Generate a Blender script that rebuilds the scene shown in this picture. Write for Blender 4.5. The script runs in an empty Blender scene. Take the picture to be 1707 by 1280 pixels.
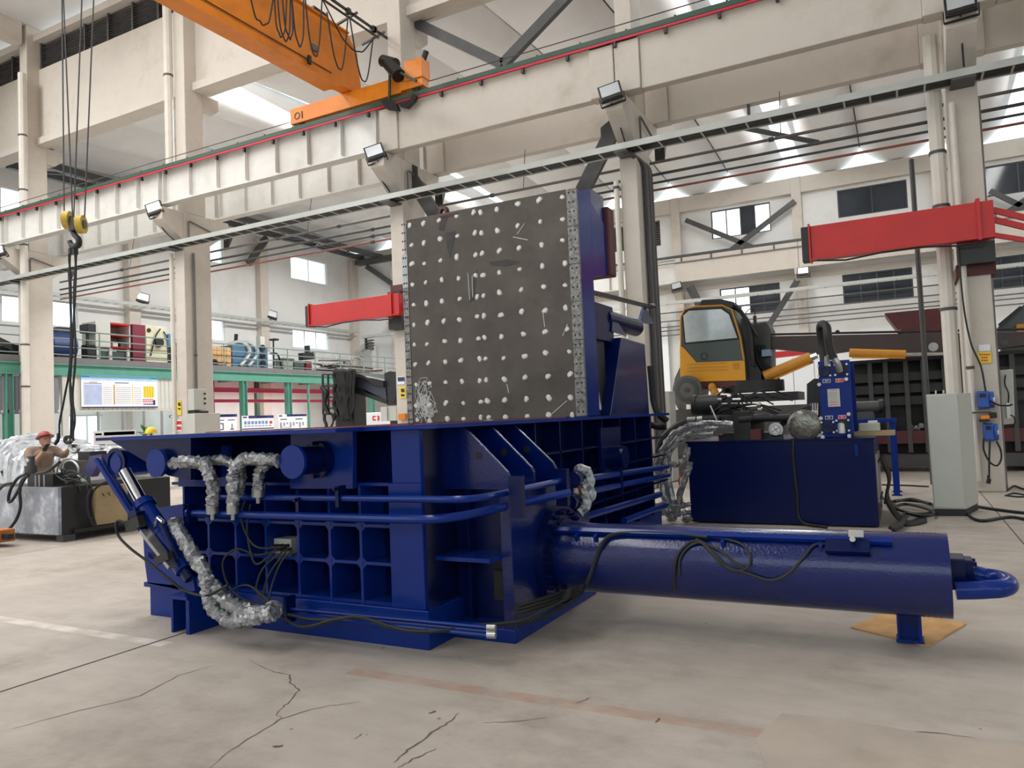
import bpy, bmesh, math, random
from mathutils import Vector as V, Matrix
random.seed(7)
S = bpy.context.scene
COL = S.collection
pi = math.pi
# ---------------------------------------------------------------- camera
F_PX = 1244.0
YAW, PITCH, ROLL, EYE = math.radians(27.6), math.radians(2.62), math.atan(.042), 1.65
f0 = V((-math.sin(YAW), math.cos(YAW), 0)); r0 = V((math.cos(YAW), math.sin(YAW), 0)); u0 = V((0, 0, 1))
FW = f0*math.cos(PITCH)+u0*math.sin(PITCH); u1 = u0*math.cos(PITCH)-f0*math.sin(PITCH)
RT = r0*math.cos(ROLL)-u1*math.sin(ROLL); UP = u1*math.cos(ROLL)+r0*math.sin(ROLL)
CAM = V((0, 0, EYE))
cd = bpy.data.cameras.new('camera'); cam = bpy.data.objects.new('camera', cd); COL.objects.link(cam)
cd.sensor_width = 36; cd.lens = F_PX/1707*36; cd.clip_end = 300; cd.clip_start = .05
m = Matrix.Identity(4)
for i in range(3):
    m[i][0], m[i][1], m[i][2], m[i][3] = RT[i], UP[i], -FW[i], CAM[i]
cam.matrix_world = m
S.camera = cam
# ---------------------------------------------------------------- world, lamps, exposure
w = bpy.data.worlds.new('overcast_sky'); S.world = w; w.use_nodes = True
bg = w.node_tree.nodes['Background']; bg.inputs[0].default_value = (.93, .97, 1, 1); bg.inputs[1].default_value = 2.6
S.view_settings.view_transform = 'Standard'; S.view_settings.look = 'None'
S.view_settings.gamma = 1; S.view_settings.use_curve_mapping = False
S.view_settings.exposure = 0.0
S.cycles.max_bounces = 8; S.cycles.diffuse_bounces = 4; S.cycles.glossy_bounces = 4
S.cycles.transparent_max_bounces = 12; S.cycles.sample_clamp_indirect = 6
S.cycles.use_denoising = True
def area(name, loc, sx, sy, power, rot=(0, 0, 0), col=(1, .99, .975)):
    l = bpy.data.lights.new(name, 'AREA'); l.shape = 'RECTANGLE'; l.size = sx; l.size_y = sy; l.energy = power; l.color = col
    o = bpy.data.objects.new(name, l); o.location = loc; o.rotation_euler = rot; COL.objects.link(o)
# daylight through the roof lights of the near bay (strips run across the bay, above and behind the camera)
for x, p in ((-27, 1900), (-17.5, 1600), (-8, 950)):
    area('roof_light_near', (x, 2.0, 16.8), 1.6, 20, p)
for x, p in ((-19.95, 3100), (-4.3, 1000), (5.09, 500)):
    area('roof_light_far', (x, 27.0, 13.98), .75, 17, p)
# tube lights of the office and under the mezzanine
area('office_light', (-30.3, 19.4, 3.75), 1.2, 5, 130)
area('mezzanine_light', (-30.2, 30, 3.85), .6, 9, 260)
# ---------------------------------------------------------------- helpers
def at(x, y, X=None, Y=None, Z=None):
    """point of a given plane that the photograph shows at pixel x, y"""
    d = FW+RT*((x-853.5)/F_PX)+UP*((640-y)/F_PX)
    t = (X/d.x) if X is not None else (Y/d.y) if Y is not None else ((Z-EYE)/d.z)
    return CAM+d*t
ORG = {}
def tag(o, label=None, cat=None, group=None, kind=None):
    if label: o['label'] = label
    if cat: o['category'] = cat
    if group: o['group'] = group
    if kind: o['kind'] = kind
    return o
def thing(name, label, cat, loc=(0, 0, 0), group=None, kind=None):
    o = bpy.data.objects.new(name, None); o.empty_display_size = .1; COL.objects.link(o); o.location = loc
    ORG[o.name] = V(loc)
    return tag(o, label, cat, group, kind)
def struct(name, loc=(0, 0, 0)):
    o = bpy.data.objects.new(name, None); COL.objects.link(o); o.location = loc; ORG[o.name] = V(loc); o['kind'] = 'structure'
    return o
def perp(d):
    d = d.normalized(); a = V((0, 0, 1)) if abs(d.z) < .9 else V((1, 0, 0))
    u = d.cross(a).normalized(); return u, d.cross(u).normalized()
class G:
    def __init__(s): s.v = []; s.f = []
    def add(s, vs, fs):
        n = len(s.v); s.v += [V(p) for p in vs]; s.f += [tuple(i+n for i in f) for f in fs]; return s
    def box(s, x0, x1, y0, y1, z0, z1):
        return s.add([(x0,y0,z0),(x1,y0,z0),(x1,y1,z0),(x0,y1,z0),(x0,y0,z1),(x1,y0,z1),(x1,y1,z1),(x0,y1,z1)],
            [(0,3,2,1),(4,5,6,7),(0,1,5,4),(1,2,6,5),(2,3,7,6),(3,0,4,7)])
    def obox(s, c, ux, uy, uz):
        c, ux, uy, uz = V(c), V(ux)/2, V(uy)/2, V(uz)/2
        P = [c+a*ux+b*uy+d*uz for d in (-1,1) for a,b in ((-1,-1),(1,-1),(1,1),(-1,1))]
        return s.add(P, [(0,3,2,1),(4,5,6,7),(0,1,5,4),(1,2,6,5),(2,3,7,6),(3,0,4,7)])
    def bar(s, p, q, w, h, up=(0,0,1)):
        p, q = V(p), V(q); d = q-p; up = V(up)
        sd = d.cross(up)
        if sd.length < 1e-6: sd = d.cross(V((1,0,0)))
        sd.normalize(); u = sd.cross(d).normalized()
        return s.obox((p+q)/2, d, sd*w, u*h)
    def prism(s, pts, vec):
        pts = [V(p) for p in pts]; vec = V(vec); n = len(pts)
        return s.add(pts+[p+vec for p in pts], [tuple(range(n))[::-1], tuple(range(n,2*n))]+[(i,(i+1)%n,n+(i+1)%n,n+i) for i in range(n)])
    def cyl(s, p, q, r, r2=None, n=14, cap=True):
        p, q = V(p), V(q); r2 = r if r2 is None else r2; u, v = perp(q-p)
        ring = [u*math.cos(2*pi*i/n)+v*math.sin(2*pi*i/n) for i in range(n)]
        return s.add([p+a*r for a in ring]+[q+a*r2 for a in ring], [(i,(i+1)%n,n+(i+1)%n,n+i) for i in range(n)]+([tuple(range(n))[::-1],tuple(range(n,2*n))] if cap else []))
    def tube(s, pts, r, n=8, closed=False, jit=0):
        pts = [V(p) for p in pts]; N = len(pts); base = len(s.v); u = None; R = random.Random(N)
        for i, p in enumerate(pts):
            a = pts[(i-1) % N] if closed or i else p; b = pts[(i+1) % N] if closed or i < N-1 else p
            d = (b-a)
            d = d.normalized() if d.length > 1e-9 else V((0,0,1))
            if u is None: u = perp(d)[0]
            u = u-d*u.dot(d); u = u.normalized() if u.length > 1e-6 else perp(d)[0]
            v = d.cross(u); rr = r[i] if isinstance(r, (list, tuple)) else r
            for k in range(n):
                q = rr*(1+jit*(R.random()-.5)*2)
                s.v.append(p+(u*math.cos(2*pi*k/n)+v*math.sin(2*pi*k/n))*q)
        for i in range(N if closed else N-1):
            for k in range(n):
                s.f.append((base+i*n+k, base+i*n+(k+1)%n, base+((i+1)%N)*n+(k+1)%n, base+((i+1)%N)*n+k))
        if not closed: s.f += [tuple(base+k for k in range(n))[::-1], tuple(base+(N-1)*n+k for k in range(n))]
        return s
    def ball(s, c, r, n=12, m=8, sc=(1,1,1), z0=-1.0):
        c = V(c); b = len(s.v)
        for j in range(m+1):
            t = -pi/2+pi*j/m; zz = max(math.sin(t), z0)
            for i in range(n):
                a = 2*pi*i/n; s.v.append(c+V((math.cos(t)*math.cos(a)*r*sc[0], math.cos(t)*math.sin(a)*r*sc[1], zz*r*sc[2])))
        for j in range(m):
            for i in range(n): s.f.append((b+j*n+i, b+j*n+(i+1)%n, b+(j+1)*n+(i+1)%n, b+(j+1)*n+i))
        return s
    def ring(s, p, d, ro, ri, t, n=28):
        p, d = V(p), V(d).normalized(); u, v = perp(d); b = len(s.v)
        for i in range(n):
            a = u*math.cos(2*pi*i/n)+v*math.sin(2*pi*i/n)
            s.v += [p+a*ro, p+a*ri, p+a*ri+d*t, p+a*ro+d*t]
        for i in range(n):
            j = (i+1) % n
            for k in range(4): s.f.append((b+i*4+k, b+j*4+k, b+j*4+(k+1)%4, b+i*4+(k+1)%4))
        return s
    def build(s, name, mt, parent=None, smooth=True, bevel=0, kind=None, label=None, recalc=True):
        o0 = ORG.get(parent.name, V((0,0,0))) if parent else V((0,0,0))
        me = bpy.data.meshes.new(name); me.from_pydata([tuple(p-o0) for p in s.v], [], s.f); me.validate()
        if recalc:
            bm = bmesh.new(); bm.from_mesh(me); bmesh.ops.recalc_face_normals(bm, faces=bm.faces); bm.to_mesh(me); bm.free()
        me.materials.append(mt)
        if smooth: me.shade_smooth(); me.set_sharp_from_angle(angle=.6)
        o = bpy.data.objects.new(name, me); COL.objects.link(o)
        if parent: o.parent = parent; ORG[o.name] = o0
        else: ORG[o.name] = V((0,0,0))
        if bevel:
            b = o.modifiers.new('bevel', 'BEVEL'); b.width = bevel; b.segments = 2; b.limit_method = 'ANGLE'
        if kind: o['kind'] = kind
        if label: o['label'] = label
        return o
def piece(name, me_ob, loc, parent, rot=None, scale=None):
    """another piece that shares a mesh (mesh drawn about the origin); loc in world"""
    o = bpy.data.objects.new(name, me_ob.data if hasattr(me_ob, 'data') else me_ob); COL.objects.link(o); o.parent = parent
    o.location = V(loc)-ORG[parent.name]
    if rot: o.rotation_euler = rot
    if scale: o.scale = scale
    return o
def mesh0(name, g, mt, smooth=True):
    me = bpy.data.meshes.new(name); me.from_pydata([tuple(p) for p in g.v], [], g.f)
    bm = bmesh.new(); bm.from_mesh(me); bmesh.ops.recalc_face_normals(bm, faces=bm.faces); bm.to_mesh(me); bm.free()
    me.materials.append(mt)
    if smooth: me.shade_smooth(); me.set_sharp_from_angle(angle=.6)
    return me
def copy_tree(o, parent=None):
    c = o.copy(); COL.objects.link(c)
    if parent: c.parent = parent
    ORG[c.name] = ORG.get(o.name, V((0,0,0)))
    for ch in list(o.children): copy_tree(ch, c)
    return c
def curve_pts(pts, n=6):
    """Catmull-Rom through the points"""
    P = [V(p) for p in pts]; P = [P[0]*2-P[1]]+P+[P[-1]*2-P[-2]]; out = []
    for i in range(1, len(P)-2):
        a, b, c, d = P[i-1:i+3]
        for k in range(n):
            t = k/n
            out.append(.5*((2*b)+(c-a)*t+(2*a-5*b+4*c-d)*t*t+(3*b-a-3*c+d)*t**3))
    return out+[P[-2]]
def bent(pts, r=.08, n=5):
    """polyline with rounded corners"""
    P = [V(p) for p in pts]; out = [P[0]]
    for i in range(1, len(P)-1):
        a = (P[i-1]-P[i]); b = (P[i+1]-P[i]); k = min(r, a.length*.45, b.length*.45)
        p, q = P[i]+a.normalized()*k, P[i]+b.normalized()*k
        for j in range(n+1):
            t = j/n; out.append(p*(1-t)**2+P[i]*2*t*(1-t)+q*t*t)
    return out+[P[-1]]
def text(body, size, mt, parent, loc, right, up, depth=.002, align='CENTER', name='lettering'):
    c = bpy.data.curves.new(name, 'FONT'); c.body = body; c.size = size; c.extrude = depth; c.align_x = align; c.align_y = 'CENTER'
    c.materials.append(mt); o = bpy.data.objects.new(name, c); COL.objects.link(o)
    right, up = V(right).normalized(), V(up).normalized(); nn = right.cross(up)
    mm = Matrix((right, up, nn)).transposed().to_4x4(); mm.translation = V(loc)-(ORG[parent.name] if parent else V((0,0,0)))
    dg = bpy.context.evaluated_depsgraph_get(); me = bpy.data.meshes.new_from_object(o.evaluated_get(dg)); bpy.data.objects.remove(o)
    o = bpy.data.objects.new(name, me); COL.objects.link(o)
    if parent: o.parent = parent
    o.matrix_local = mm
    return o
# ---------------------------------------------------------------- materials
def lin(c): return tuple(((x/255)/12.92 if x/255 <= .04045 else ((x/255+.055)/1.055)**2.4) for x in c)
def M(name, rgb, rough=.5, metal=0, var=.12, vs=3.0, bump=0, bs=60, spec=.5, dirt=None, da=.3, ds=1.2, coat=0):
    m = bpy.data.materials.new(name); m.use_nodes = True; nt = m.node_tree; N = nt.nodes; L = nt.links
    b = N['Principled BSDF']; c = lin(rgb)
    b.inputs['Roughness'].default_value = rough; b.inputs['Metallic'].default_value = metal; b.inputs['Specular IOR Level'].default_value = spec
    b.inputs['Coat Weight'].default_value = coat; b.inputs['Coat Roughness'].default_value = .12
    tc = N.new('ShaderNodeTexCoord')
    if var:
        n = N.new('ShaderNodeTexNoise'); n.inputs['Scale'].default_value = vs; n.inputs['Detail'].default_value = 6; n.inputs['Roughness'].default_value = .6
        L.new(tc.outputs['Object'], n.inputs['Vector'])
        r = N.new('ShaderNodeValToRGB'); r.color_ramp.elements[0].position = .3; r.color_ramp.elements[1].position = .7
        r.color_ramp.elements[0].color = (*[x*(1-var) for x in c], 1); r.color_ramp.elements[1].color = (*[min(1, x*(1+var)) for x in c], 1)
        L.new(n.outputs['Fac'], r.inputs[0]); out = r.outputs[0]
        if dirt:
            n2 = N.new('ShaderNodeTexNoise'); n2.inputs['Scale'].default_value = ds; n2.inputs['Detail'].default_value = 10; n2.inputs['Roughness'].default_value = .7
            L.new(tc.outputs['Object'], n2.inputs['Vector'])
            r2 = N.new('ShaderNodeValToRGB'); r2.color_ramp.elements[0].position = .5; r2.color_ramp.elements[1].position = .72
            r2.color_ramp.elements[0].color = (0,0,0,1); r2.color_ramp.elements[1].color = (da,da,da,1)
            L.new(n2.outputs['Fac'], r2.inputs[0])
            mx = N.new('ShaderNodeMixRGB'); L.new(r2.outputs[0], mx.inputs[0]); L.new(out, mx.inputs[1]); mx.inputs[2].default_value = (*lin(dirt), 1); out = mx.outputs[0]
        L.new(out, b.inputs['Base Color'])
    else: b.inputs['Base Color'].default_value = (*c, 1)
    if bump:
        n = N.new('ShaderNodeTexNoise'); n.inputs['Scale'].default_value = bs; n.inputs['Detail'].default_value = 3
        L.new(tc.outputs['Object'], n.inputs['Vector'])
        bp = N.new('ShaderNodeBump'); bp.inputs['Strength'].default_value = bump; bp.inputs['Distance'].default_value = .01
        L.new(n.outputs['Fac'], bp.inputs['Height']); L.new(bp.outputs[0], b.inputs['Normal'])
    return m
def glassmat(name, tint, alpha=.85, rough=.03):
    m = bpy.data.materials.new(name); m.use_nodes = True; N = m.node_tree.nodes; L = m.node_tree.links; N.remove(N['Principled BSDF'])
    t = N.new('ShaderNodeBsdfTransparent'); t.inputs[0].default_value = (*tint, 1); g = N.new('ShaderNodeBsdfGlossy'); g.inputs['Roughness'].default_value = rough
    mx = N.new('ShaderNodeMixShader'); mx.inputs[0].default_value = 1-alpha; L.new(t.outputs[0], mx.inputs[1]); L.new(g.outputs[0], mx.inputs[2])
    L.new(mx.outputs[0], N['Material Output'].inputs[0]); return m
WHITE = M('white_wall_paint', (226,226,224), .75, var=.05, vs=.5, dirt=(176,168,154), da=.3, ds=.35, bump=.1, bs=8)
CONC = M('painted_concrete', (205,197,187), .8, var=.07, vs=.8, dirt=(160,150,136), da=.5, ds=.8, bump=.15, bs=14)
CEIL = M('roof_shell_paint', (226,226,226), .55, var=.04, vs=.4, dirt=(170,166,160), da=.25, ds=.3)
STEELW = M('white_steel_paint', (214,212,207), .5, var=.05, dirt=(165,160,150), da=.3)
DKSTEEL = M('dark_grey_steel', (72,72,72), .5, var=.15)
PIPEG = M('grey_pipe', (105,100,98), .45, var=.1)
PIPER = M('red_oxide_pipe', (140,84,72), .5, var=.12)
RED = M('red_enamel', (192,40,40), .4, var=.06, bump=.03)
REDLINE = M('crimson_plastic', (190,28,56), .5, var=.05)
GREEN = M('green_steel_paint', (88,150,132), .45, var=.08)
DGREEN = M('dark_green_rail', (44,74,60), .5, var=.1)
ORANGE = M('orange_crane_paint', (226,130,28), .42, var=.07, dirt=(140,80,30), da=.3)
BLUE = M('shade_darkened_cobalt_paint', (4,20,72), .24, var=.1, vs=2.5, bump=.05, bs=90, spec=.28)  # darker than the smooth cobalt: recess shade is put into this colour
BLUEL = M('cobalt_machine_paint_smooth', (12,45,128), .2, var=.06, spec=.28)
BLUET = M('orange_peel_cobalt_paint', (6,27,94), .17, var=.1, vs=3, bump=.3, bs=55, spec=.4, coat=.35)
BLACK = M('black_rubber', (26,26,27), .55, var=.1)
BLACKM = M('black_metal_paint', (34,34,36), .45, var=.15)
CHROME = M('bright_chrome', (220,222,224), .12, 1, var=.03)
ALU = M('dull_bare_metal', (176,176,174), .35, .8, var=.12, vs=12)
GREYP = M('grey_cabinet_paint', (190,192,186), .5, var=.03)
LGREY = M('light_grey_box_paint', (196,196,190), .5, var=.04)
SHEAVE = M('worn_yellow_sheave', (196,164,66), .5, .1, var=.2, vs=14)
YELLOW = M('yellow_cab_paint', (226,160,30), .35, var=.05)
AMBER = M('amber_cylinder_paint', (206,140,40), .4, var=.1)
MAROON = M('red_oxide_primer', (92,44,46), .6, var=.12, dirt=(60,30,32), da=.4)
WOOD = M('plywood', (206,160,104), .7, var=.18, vs=7, dirt=(150,104,60), da=.4, ds=5)
BEIGE = M('aged_beige_panel', (172,150,112), .6, var=.12, vs=5, dirt=(110,92,64), da=.5)
PAPER = M('white_board_print', (232,234,238), .5, var=.02)
NAVY = M('navy_print', (44,50,104), .5, var=.03)
SKYB = M('sky_blue_print', (96,160,214), .5, var=.1)
YEL = M('yellow_sign', (236,206,60), .5, var=.03)
REDP = M('red_print', (206,50,44), .5, var=.03)
GREYT = M('grey_print', (150,154,160), .6, var=.03)
GLASS = glassmat('clear_glass', (.93,.97,.97), .93)
DARKGL = M('dark_window_glass', (52,58,66), .08, var=.3, vs=.6)
PLASTIC = M('crumpled_clear_film', (160,162,166), .2, .45, var=.4, vs=26, bump=.9, bs=34, dirt=(44,46,54), da=.95, ds=16, spec=.9)
REFL = M('lamp_reflector', (200,204,208), .3, .3, var=.05)
WRAP = M('white_wrap_film', (214,218,224), .16, .25, var=.2, vs=9, bump=1.0, bs=11, spec=.9)
WELD = M('plug_weld_metal', (222,220,214), .45, .25, var=.12, vs=30)
OLIVE = M('dark_loose_cable', (40,42,38), .6, var=.1)
GALV = M('galvanised_steel', (178,182,182), .4, .5, var=.12, vs=8)
# ================================================================ floor
def floor_mat():
    m = M('worn_concrete_floor', (186,176,166), .62, var=.1, vs=.9, dirt=(122,108,94), da=.6, ds=.7, bump=.12, bs=22, spec=.35)
    nt = m.node_tree; N = nt.nodes; L = nt.links; b = N['Principled BSDF']
    src = b.inputs['Base Color'].links[0].from_socket
    geo = N.new('ShaderNodeNewGeometry'); sep = N.new('ShaderNodeSeparateXYZ'); L.new(geo.outputs['Position'], sep.inputs[0])
    def mth(op, a, c=None, v=None):
        n = N.new('ShaderNodeMath'); n.operation = op; n.use_clamp = False
        for i, q in enumerate((a, c)):
            if q is None: continue
            if isinstance(q, (int, float)): n.inputs[i].default_value = q
            else: L.new(q, n.inputs[i])
        return n.outputs[0]
    ns = N.new('ShaderNodeTexNoise'); ns.inputs['Scale'].default_value = 5; ns.inputs['Detail'].default_value = 8; L.new(geo.outputs['Position'], ns.inputs['Vector'])
    wear = mth('GREATER_THAN', ns.outputs['Fac'], .5)
    soft = N.new('ShaderNodeValToRGB'); soft.color_ramp.elements[0].position = .3; soft.color_ramp.elements[1].position = .62; L.new(ns.outputs['Fac'], soft.inputs[0])
    def stripe(src, y, hw, col, amt, xlo, xhi):
        d = mth('ABSOLUTE', mth('SUBTRACT', sep.outputs['Y'], y)); a = mth('LESS_THAN', d, hw)
        a = mth('MULTIPLY', a, mth('GREATER_THAN', sep.outputs['X'], xlo)); a = mth('MULTIPLY', a, mth('LESS_THAN', sep.outputs['X'], xhi))
        a = mth('MULTIPLY', a, soft.outputs[0]); a = mth('MULTIPLY', a, amt)
        mx = N.new('ShaderNodeMixRGB'); L.new(a, mx.inputs[0]); L.new(src, mx.inputs[1]); mx.inputs[2].default_value = (*lin(col), 1); return mx.outputs[0]
    src = stripe(src, 3.95, .06, (226,218,208), .8, -20, -5.2)
    src = stripe(src, 3.98, .06, (178,132,112), .55, -3.4, 8)
    # long grinder scratches and scuffs
    mp = N.new('ShaderNodeMapping'); mp.inputs['Rotation'].default_value = (0, 0, .35); mp.inputs['Scale'].default_value = (1.3, 3.2, 1); L.new(geo.outputs['Position'], mp.inputs[0])
    n3 = N.new('ShaderNodeTexNoise'); n3.inputs['Scale'].default_value = 1.6; n3.inputs['Detail'].default_value = 9; n3.inputs['Roughness'].default_value = .65; L.new(mp.outputs[0], n3.inputs['Vector'])
    r3 = N.new('ShaderNodeValToRGB'); r3.color_ramp.elements[0].position = .3; r3.color_ramp.elements[0].color = (.88,.87,.86,1); r3.color_ramp.elements[1].position = .62; r3.color_ramp.elements[1].color = (1.03,1.03,1.03,1)
    L.new(n3.outputs['Fac'], r3.inputs[0])
    mx = N.new('ShaderNodeMixRGB'); mx.blend_type = 'MULTIPLY'; mx.inputs[0].default_value = 1; L.new(src, mx.inputs[1]); L.new(r3.outputs[0], mx.inputs[2]); src = mx.outputs[0]
    # specks and small pits
    vo = N.new('ShaderNodeTexVoronoi'); vo.inputs['Scale'].default_value = 3.5; L.new(geo.outputs['Position'], vo.inputs['Vector'])
    sp = mth('LESS_THAN', mth('ADD', vo.outputs['Distance'], mth('MULTIPLY', ns.outputs['Fac'], .12)), .092)
    mx = N.new('ShaderNodeMixRGB'); L.new(mth('MULTIPLY', sp, .6), mx.inputs[0]); L.new(src, mx.inputs[1]); mx.inputs[2].default_value = (*lin((84,72,62)), 1); src = mx.outputs[0]
    L.new(src, b.inputs['Base Color']); return m
FLOOR = floor_mat()
fl = struct('floor')
xs = [-45, -36.9, -24.3, -11.4, -5.35, 1.1, 7.5, 14, 24]; ys = [-12, -3.2, 9.6, 15.9, 28, 40]
for i in range(len(xs)-1):
    for j in range(len(ys)-1):
        x0, x1, y0, y1 = xs[i]+.006, xs[i+1]-.006, ys[j]+(.006 if j else 0), ys[j+1]-.006
        G().box(x0, x1, y0, y1, -.16, 0).build('slab', FLOOR, fl, smooth=False)
JOINT = M('joint_filler', (74,64,56), .9, var=.1)
G().box(-46, 25, -13, 41, -.3, -.155).build('bedding', JOINT, fl, smooth=False)
for gx in (-5.35, -11.4, 1.1):
    G().box(gx-(.013 if gx == -5.35 else .007), gx+(.013 if gx == -5.35 else .007), -12, 40, -.15, .0006).build('joint_filler', JOINT, fl, smooth=False)
# relaid patch of paler concrete and its broken edge
PATCH = M('pale_concrete_patch', (180,168,155), .7, var=.12, vs=2, dirt=(140,122,104), da=.4, bump=.1)
q = G()
edge = [(-.68,4.27),(-.4,4.3),(0,4.27),(.4,4.32),(.9,4.29),(1.09,4.3),(1.09,2.2),(-.5,2.2),(-.62,3.5),(-.75,3.9)]
q.prism([(x, y, .0005) for x, y in edge], (0, 0, .0035)); q.build('patch', PATCH, fl, smooth=False)
CRACK = M('crack_dirt', (104,92,80), .9, var=.1)
def crack(px, w=.006, name='crack'):
    P = [at(x, y, Z=0) for x, y in px]; g = G(); R = random.Random(len(px)*7)
    pts = []
    for a, b in zip(P, P[1:]):
        for k in range(5): pts.append(a.lerp(b, k/5)+V((R.uniform(-1,1), R.uniform(-1,1), 0))*.008)
    pts.append(P[-1]); vs = []
    for i, p in enumerate(pts):
        d = (pts[min(i+1, len(pts)-1)]-pts[max(i-1, 0)]).normalized(); n = V((-d.y, d.x, 0)); ww = w*(.3+.7*math.sin(pi*min(1, max(0, i/(len(pts)-1)))))*R.uniform(.6, 1.2)
        vs += [p+n*ww+V((0,0,.0008)), p-n*ww+V((0,0,.0008))]
    g.add(vs, [(2*i, 2*i+1, 2*i+3, 2*i+2) for i in range(len(pts)-1)]); return g.build(name, CRACK, fl, smooth=False, recalc=False)
crack([(20,1215),(130,1185),(235,1160),(300,1125),(360,1108)])
crack([(352,1280),(385,1250),(430,1222),(470,1198),(520,1182),(560,1175),(600,1170)])
crack([(470,1198),(460,1190),(480,1172),(500,1150),(484,1138),(484,1125),(450,1118),(415,1100)])
crack([(655,1272),(680,1250),(720,1222),(748,1204),(765,1188)], .008, 'gouge'); crack([(664,1280),(690,1265),(728,1247)], .007, 'gouge')
crack([(805,1205),(850,1203),(912,1196)], .005, 'gouge'); crack([(590,1233),(604,1223)], .006, 'gouge')
crack([(960,1173),(985,1163)], .006, 'gouge'); crack([(1093,1205),(1100,1197)], .009, 'gouge'); crack([(455,1245),(472,1244)], .02, 'gouge'); crack([(715,1190),(727,1185)], .016, 'gouge')
crack([(1310,1191),(1298,1230),(1285,1280)], .008); crack([(1310,1190),(1400,1203),(1480,1215),(1560,1222),(1640,1232),(1707,1238)], .006)
# ================================================================ walls
def wall_cells(g, plane, c0, c1, u0, u1, z0, z1, holes):
    """wall slab with rectangular openings; plane 'x' or 'y'; c0..c1 its thickness, u along it"""
    us = sorted({u0, u1}|{v for h in holes for v in h[:2]}); zs = sorted({z0, z1}|{v for h in holes for v in h[2:]})
    for a, b in zip(us, us[1:]):
        run = None
        for c, d in zip(zs, zs[1:]):
            mu, mz = (a+b)/2, (c+d)/2
            if any(h[0] < mu < h[1] and h[2] < mz < h[3] for h in holes):
                if run: _cell(g, plane, c0, c1, a, b, *run); run = None
            else: run = (run[0], d) if run else (c, d)
        if run: _cell(g, plane, c0, c1, a, b, *run)
def _cell(g, plane, c0, c1, a, b, c, d):
    g.box(a, b, c0, c1, c, d) if plane == 'y' else g.box(c0, c1, a, b, c, d)
WN = [0]
FRAME = M('white_window_frame', (222,226,228), .4, var=.02)
DFRAME = M('dark_window_frame', (70,70,74), .45, var=.05)
def window(plane, c, u0, u1, z0, z1, n, fm, panes, rail=None, out=1):
    """framed window in an opening: plane 'y' = wall along X. panes: material per pane"""
    WN[0] += 1; w = struct('window_%d' % WN[0], (0, 0, 0)); t = .06
    def bx(g, a, b, d, e, dep=.05, off=0):
        g.box(a, b, c-dep+off, c+dep+off, d, e) if plane == 'y' else g.box(c-dep+off, c+dep+off, a, b, d, e); return g
    g = G(); bx(g, u0, u1, z0, z0+t); bx(g, u0, u1, z1-t, z1); bx(g, u0, u0+t, z0+t, z1-t); bx(g, u1-t, u1, z0+t, z1-t); g.build('frame', fm, w, smooth=False)
    iw = (u1-u0-2*t)/n
    for i in range(1, n): bx(G(), u0+t+iw*i-.025, u0+t+iw*i+.025, z0+t, z1-t, .04).build('mullion', fm, w, smooth=False)
    if rail: bx(G(), u0+t, u1-t, rail-.025, rail+.025, .035).build('transom', fm, w, smooth=False)
    for i in range(n): bx(G(), u0+t+iw*i, u0+t+iw*(i+1), z0+t, z1-t, .006).build('pane', panes[i % len(panes)], w, smooth=False)
    return w
LOUVB = M('louvre_backing', (84,82,82), .8, var=.05)
LOUV = M('grey_louvre', (136,132,130), .55, 0, var=.08)
def louver(plane, c, u0, u1, z0, z1, label, step=.12, mull=2.0, d=1):
    o = thing('louver', label, 'louver', (0,0,0)); g = G()
    k = int((z1-z0)/step)
    for i in range(k):
        z = z0+(i+.5)*(z1-z0)/k
        if plane == 'y': g.obox(((u0+u1)/2, c, z), (u1-u0,0,0), (0,.1,.055*d), (0,.008,.012))
        else: g.obox((c, (u0+u1)/2, z), (0,u1-u0,0), (-.1,0,.055*d), (.008,0,.012))
    g.build('slat', LOUV, o, smooth=False, kind='stuff')
    nn = max(1, round((u1-u0)/mull))
    for i in range(nn+1):
        u = u0+(u1-u0)*i/nn; gg = G()
        gg.box(u-.04, u+.04, c-.08, c+.08, z0, z1) if plane == 'y' else gg.box(c-.08, c+.08, u-.04, u+.04, z0, z1)
        gg.build('mullion', DKSTEEL, o, smooth=False)
    gg = G()
    gg.box(u0, u1, c+.1, c+.12, z0, z1) if plane == 'y' else gg.box(c-.12, c-.1, u0, u1, z0, z1)
    gg.build('backing', LOUVB, o, smooth=False)
    return o
# right-hand long wall of the far bay (faces the camera)
YB = 39.6
pil = [-28.9, -22.7, -16.45, -10.25, -4.15, 2.05, 8.2, 14.4]
hol = []
up_win = [(-8.45,-5.45,10.62,12.12), (-2.3,.72,10.75,12.12), (3.6,6.6,10.7,12.1)]
lo_win = [(-8.2,-5.2,6.45,7.95), (-2.3,.72,6.5,7.95), (3.45,6.45,6.5,7.95)]
louv = [(-15.9,-11.2,10.7,12.1), (-22.2,-17.0,10.7,12.1), (-28.3,-26.2,10.7,12.1)]
lw2 = [(-28.0,-25.4,5.6,7.6)]
hol = up_win+lo_win+louv+lw2
wr = struct('wall_right')
g = G(); wall_cells(g, 'y', YB, YB+.3, -32.8, 20, 0, 13.05, hol); g.build('wall_panel', WHITE, wr, smooth=False)
for x in pil: G().box(x-.23, x+.23, YB-.35, YB, 0, 13.06).build('pilaster', CONC, wr, smooth=False, bevel=.02)
G().box(-32.5, 20, YB-.3, YB, 12.27, 13.05).build('ring_beam', CONC, wr, smooth=False)
for a, b in zip(pil, pil[1:]):
    G().box(a+.23, b-.23, YB-.06, YB, 8.0, 8.3).build('lintel', CONC, wr, smooth=False)
for h, pm in zip(up_win, ([GLASS, GLASS, DARKGL, GLASS], [DARKGL], [DARKGL])): window('y', YB+.12, *h, 4 if pm[0] is GLASS else 2, DFRAME, pm)
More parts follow.
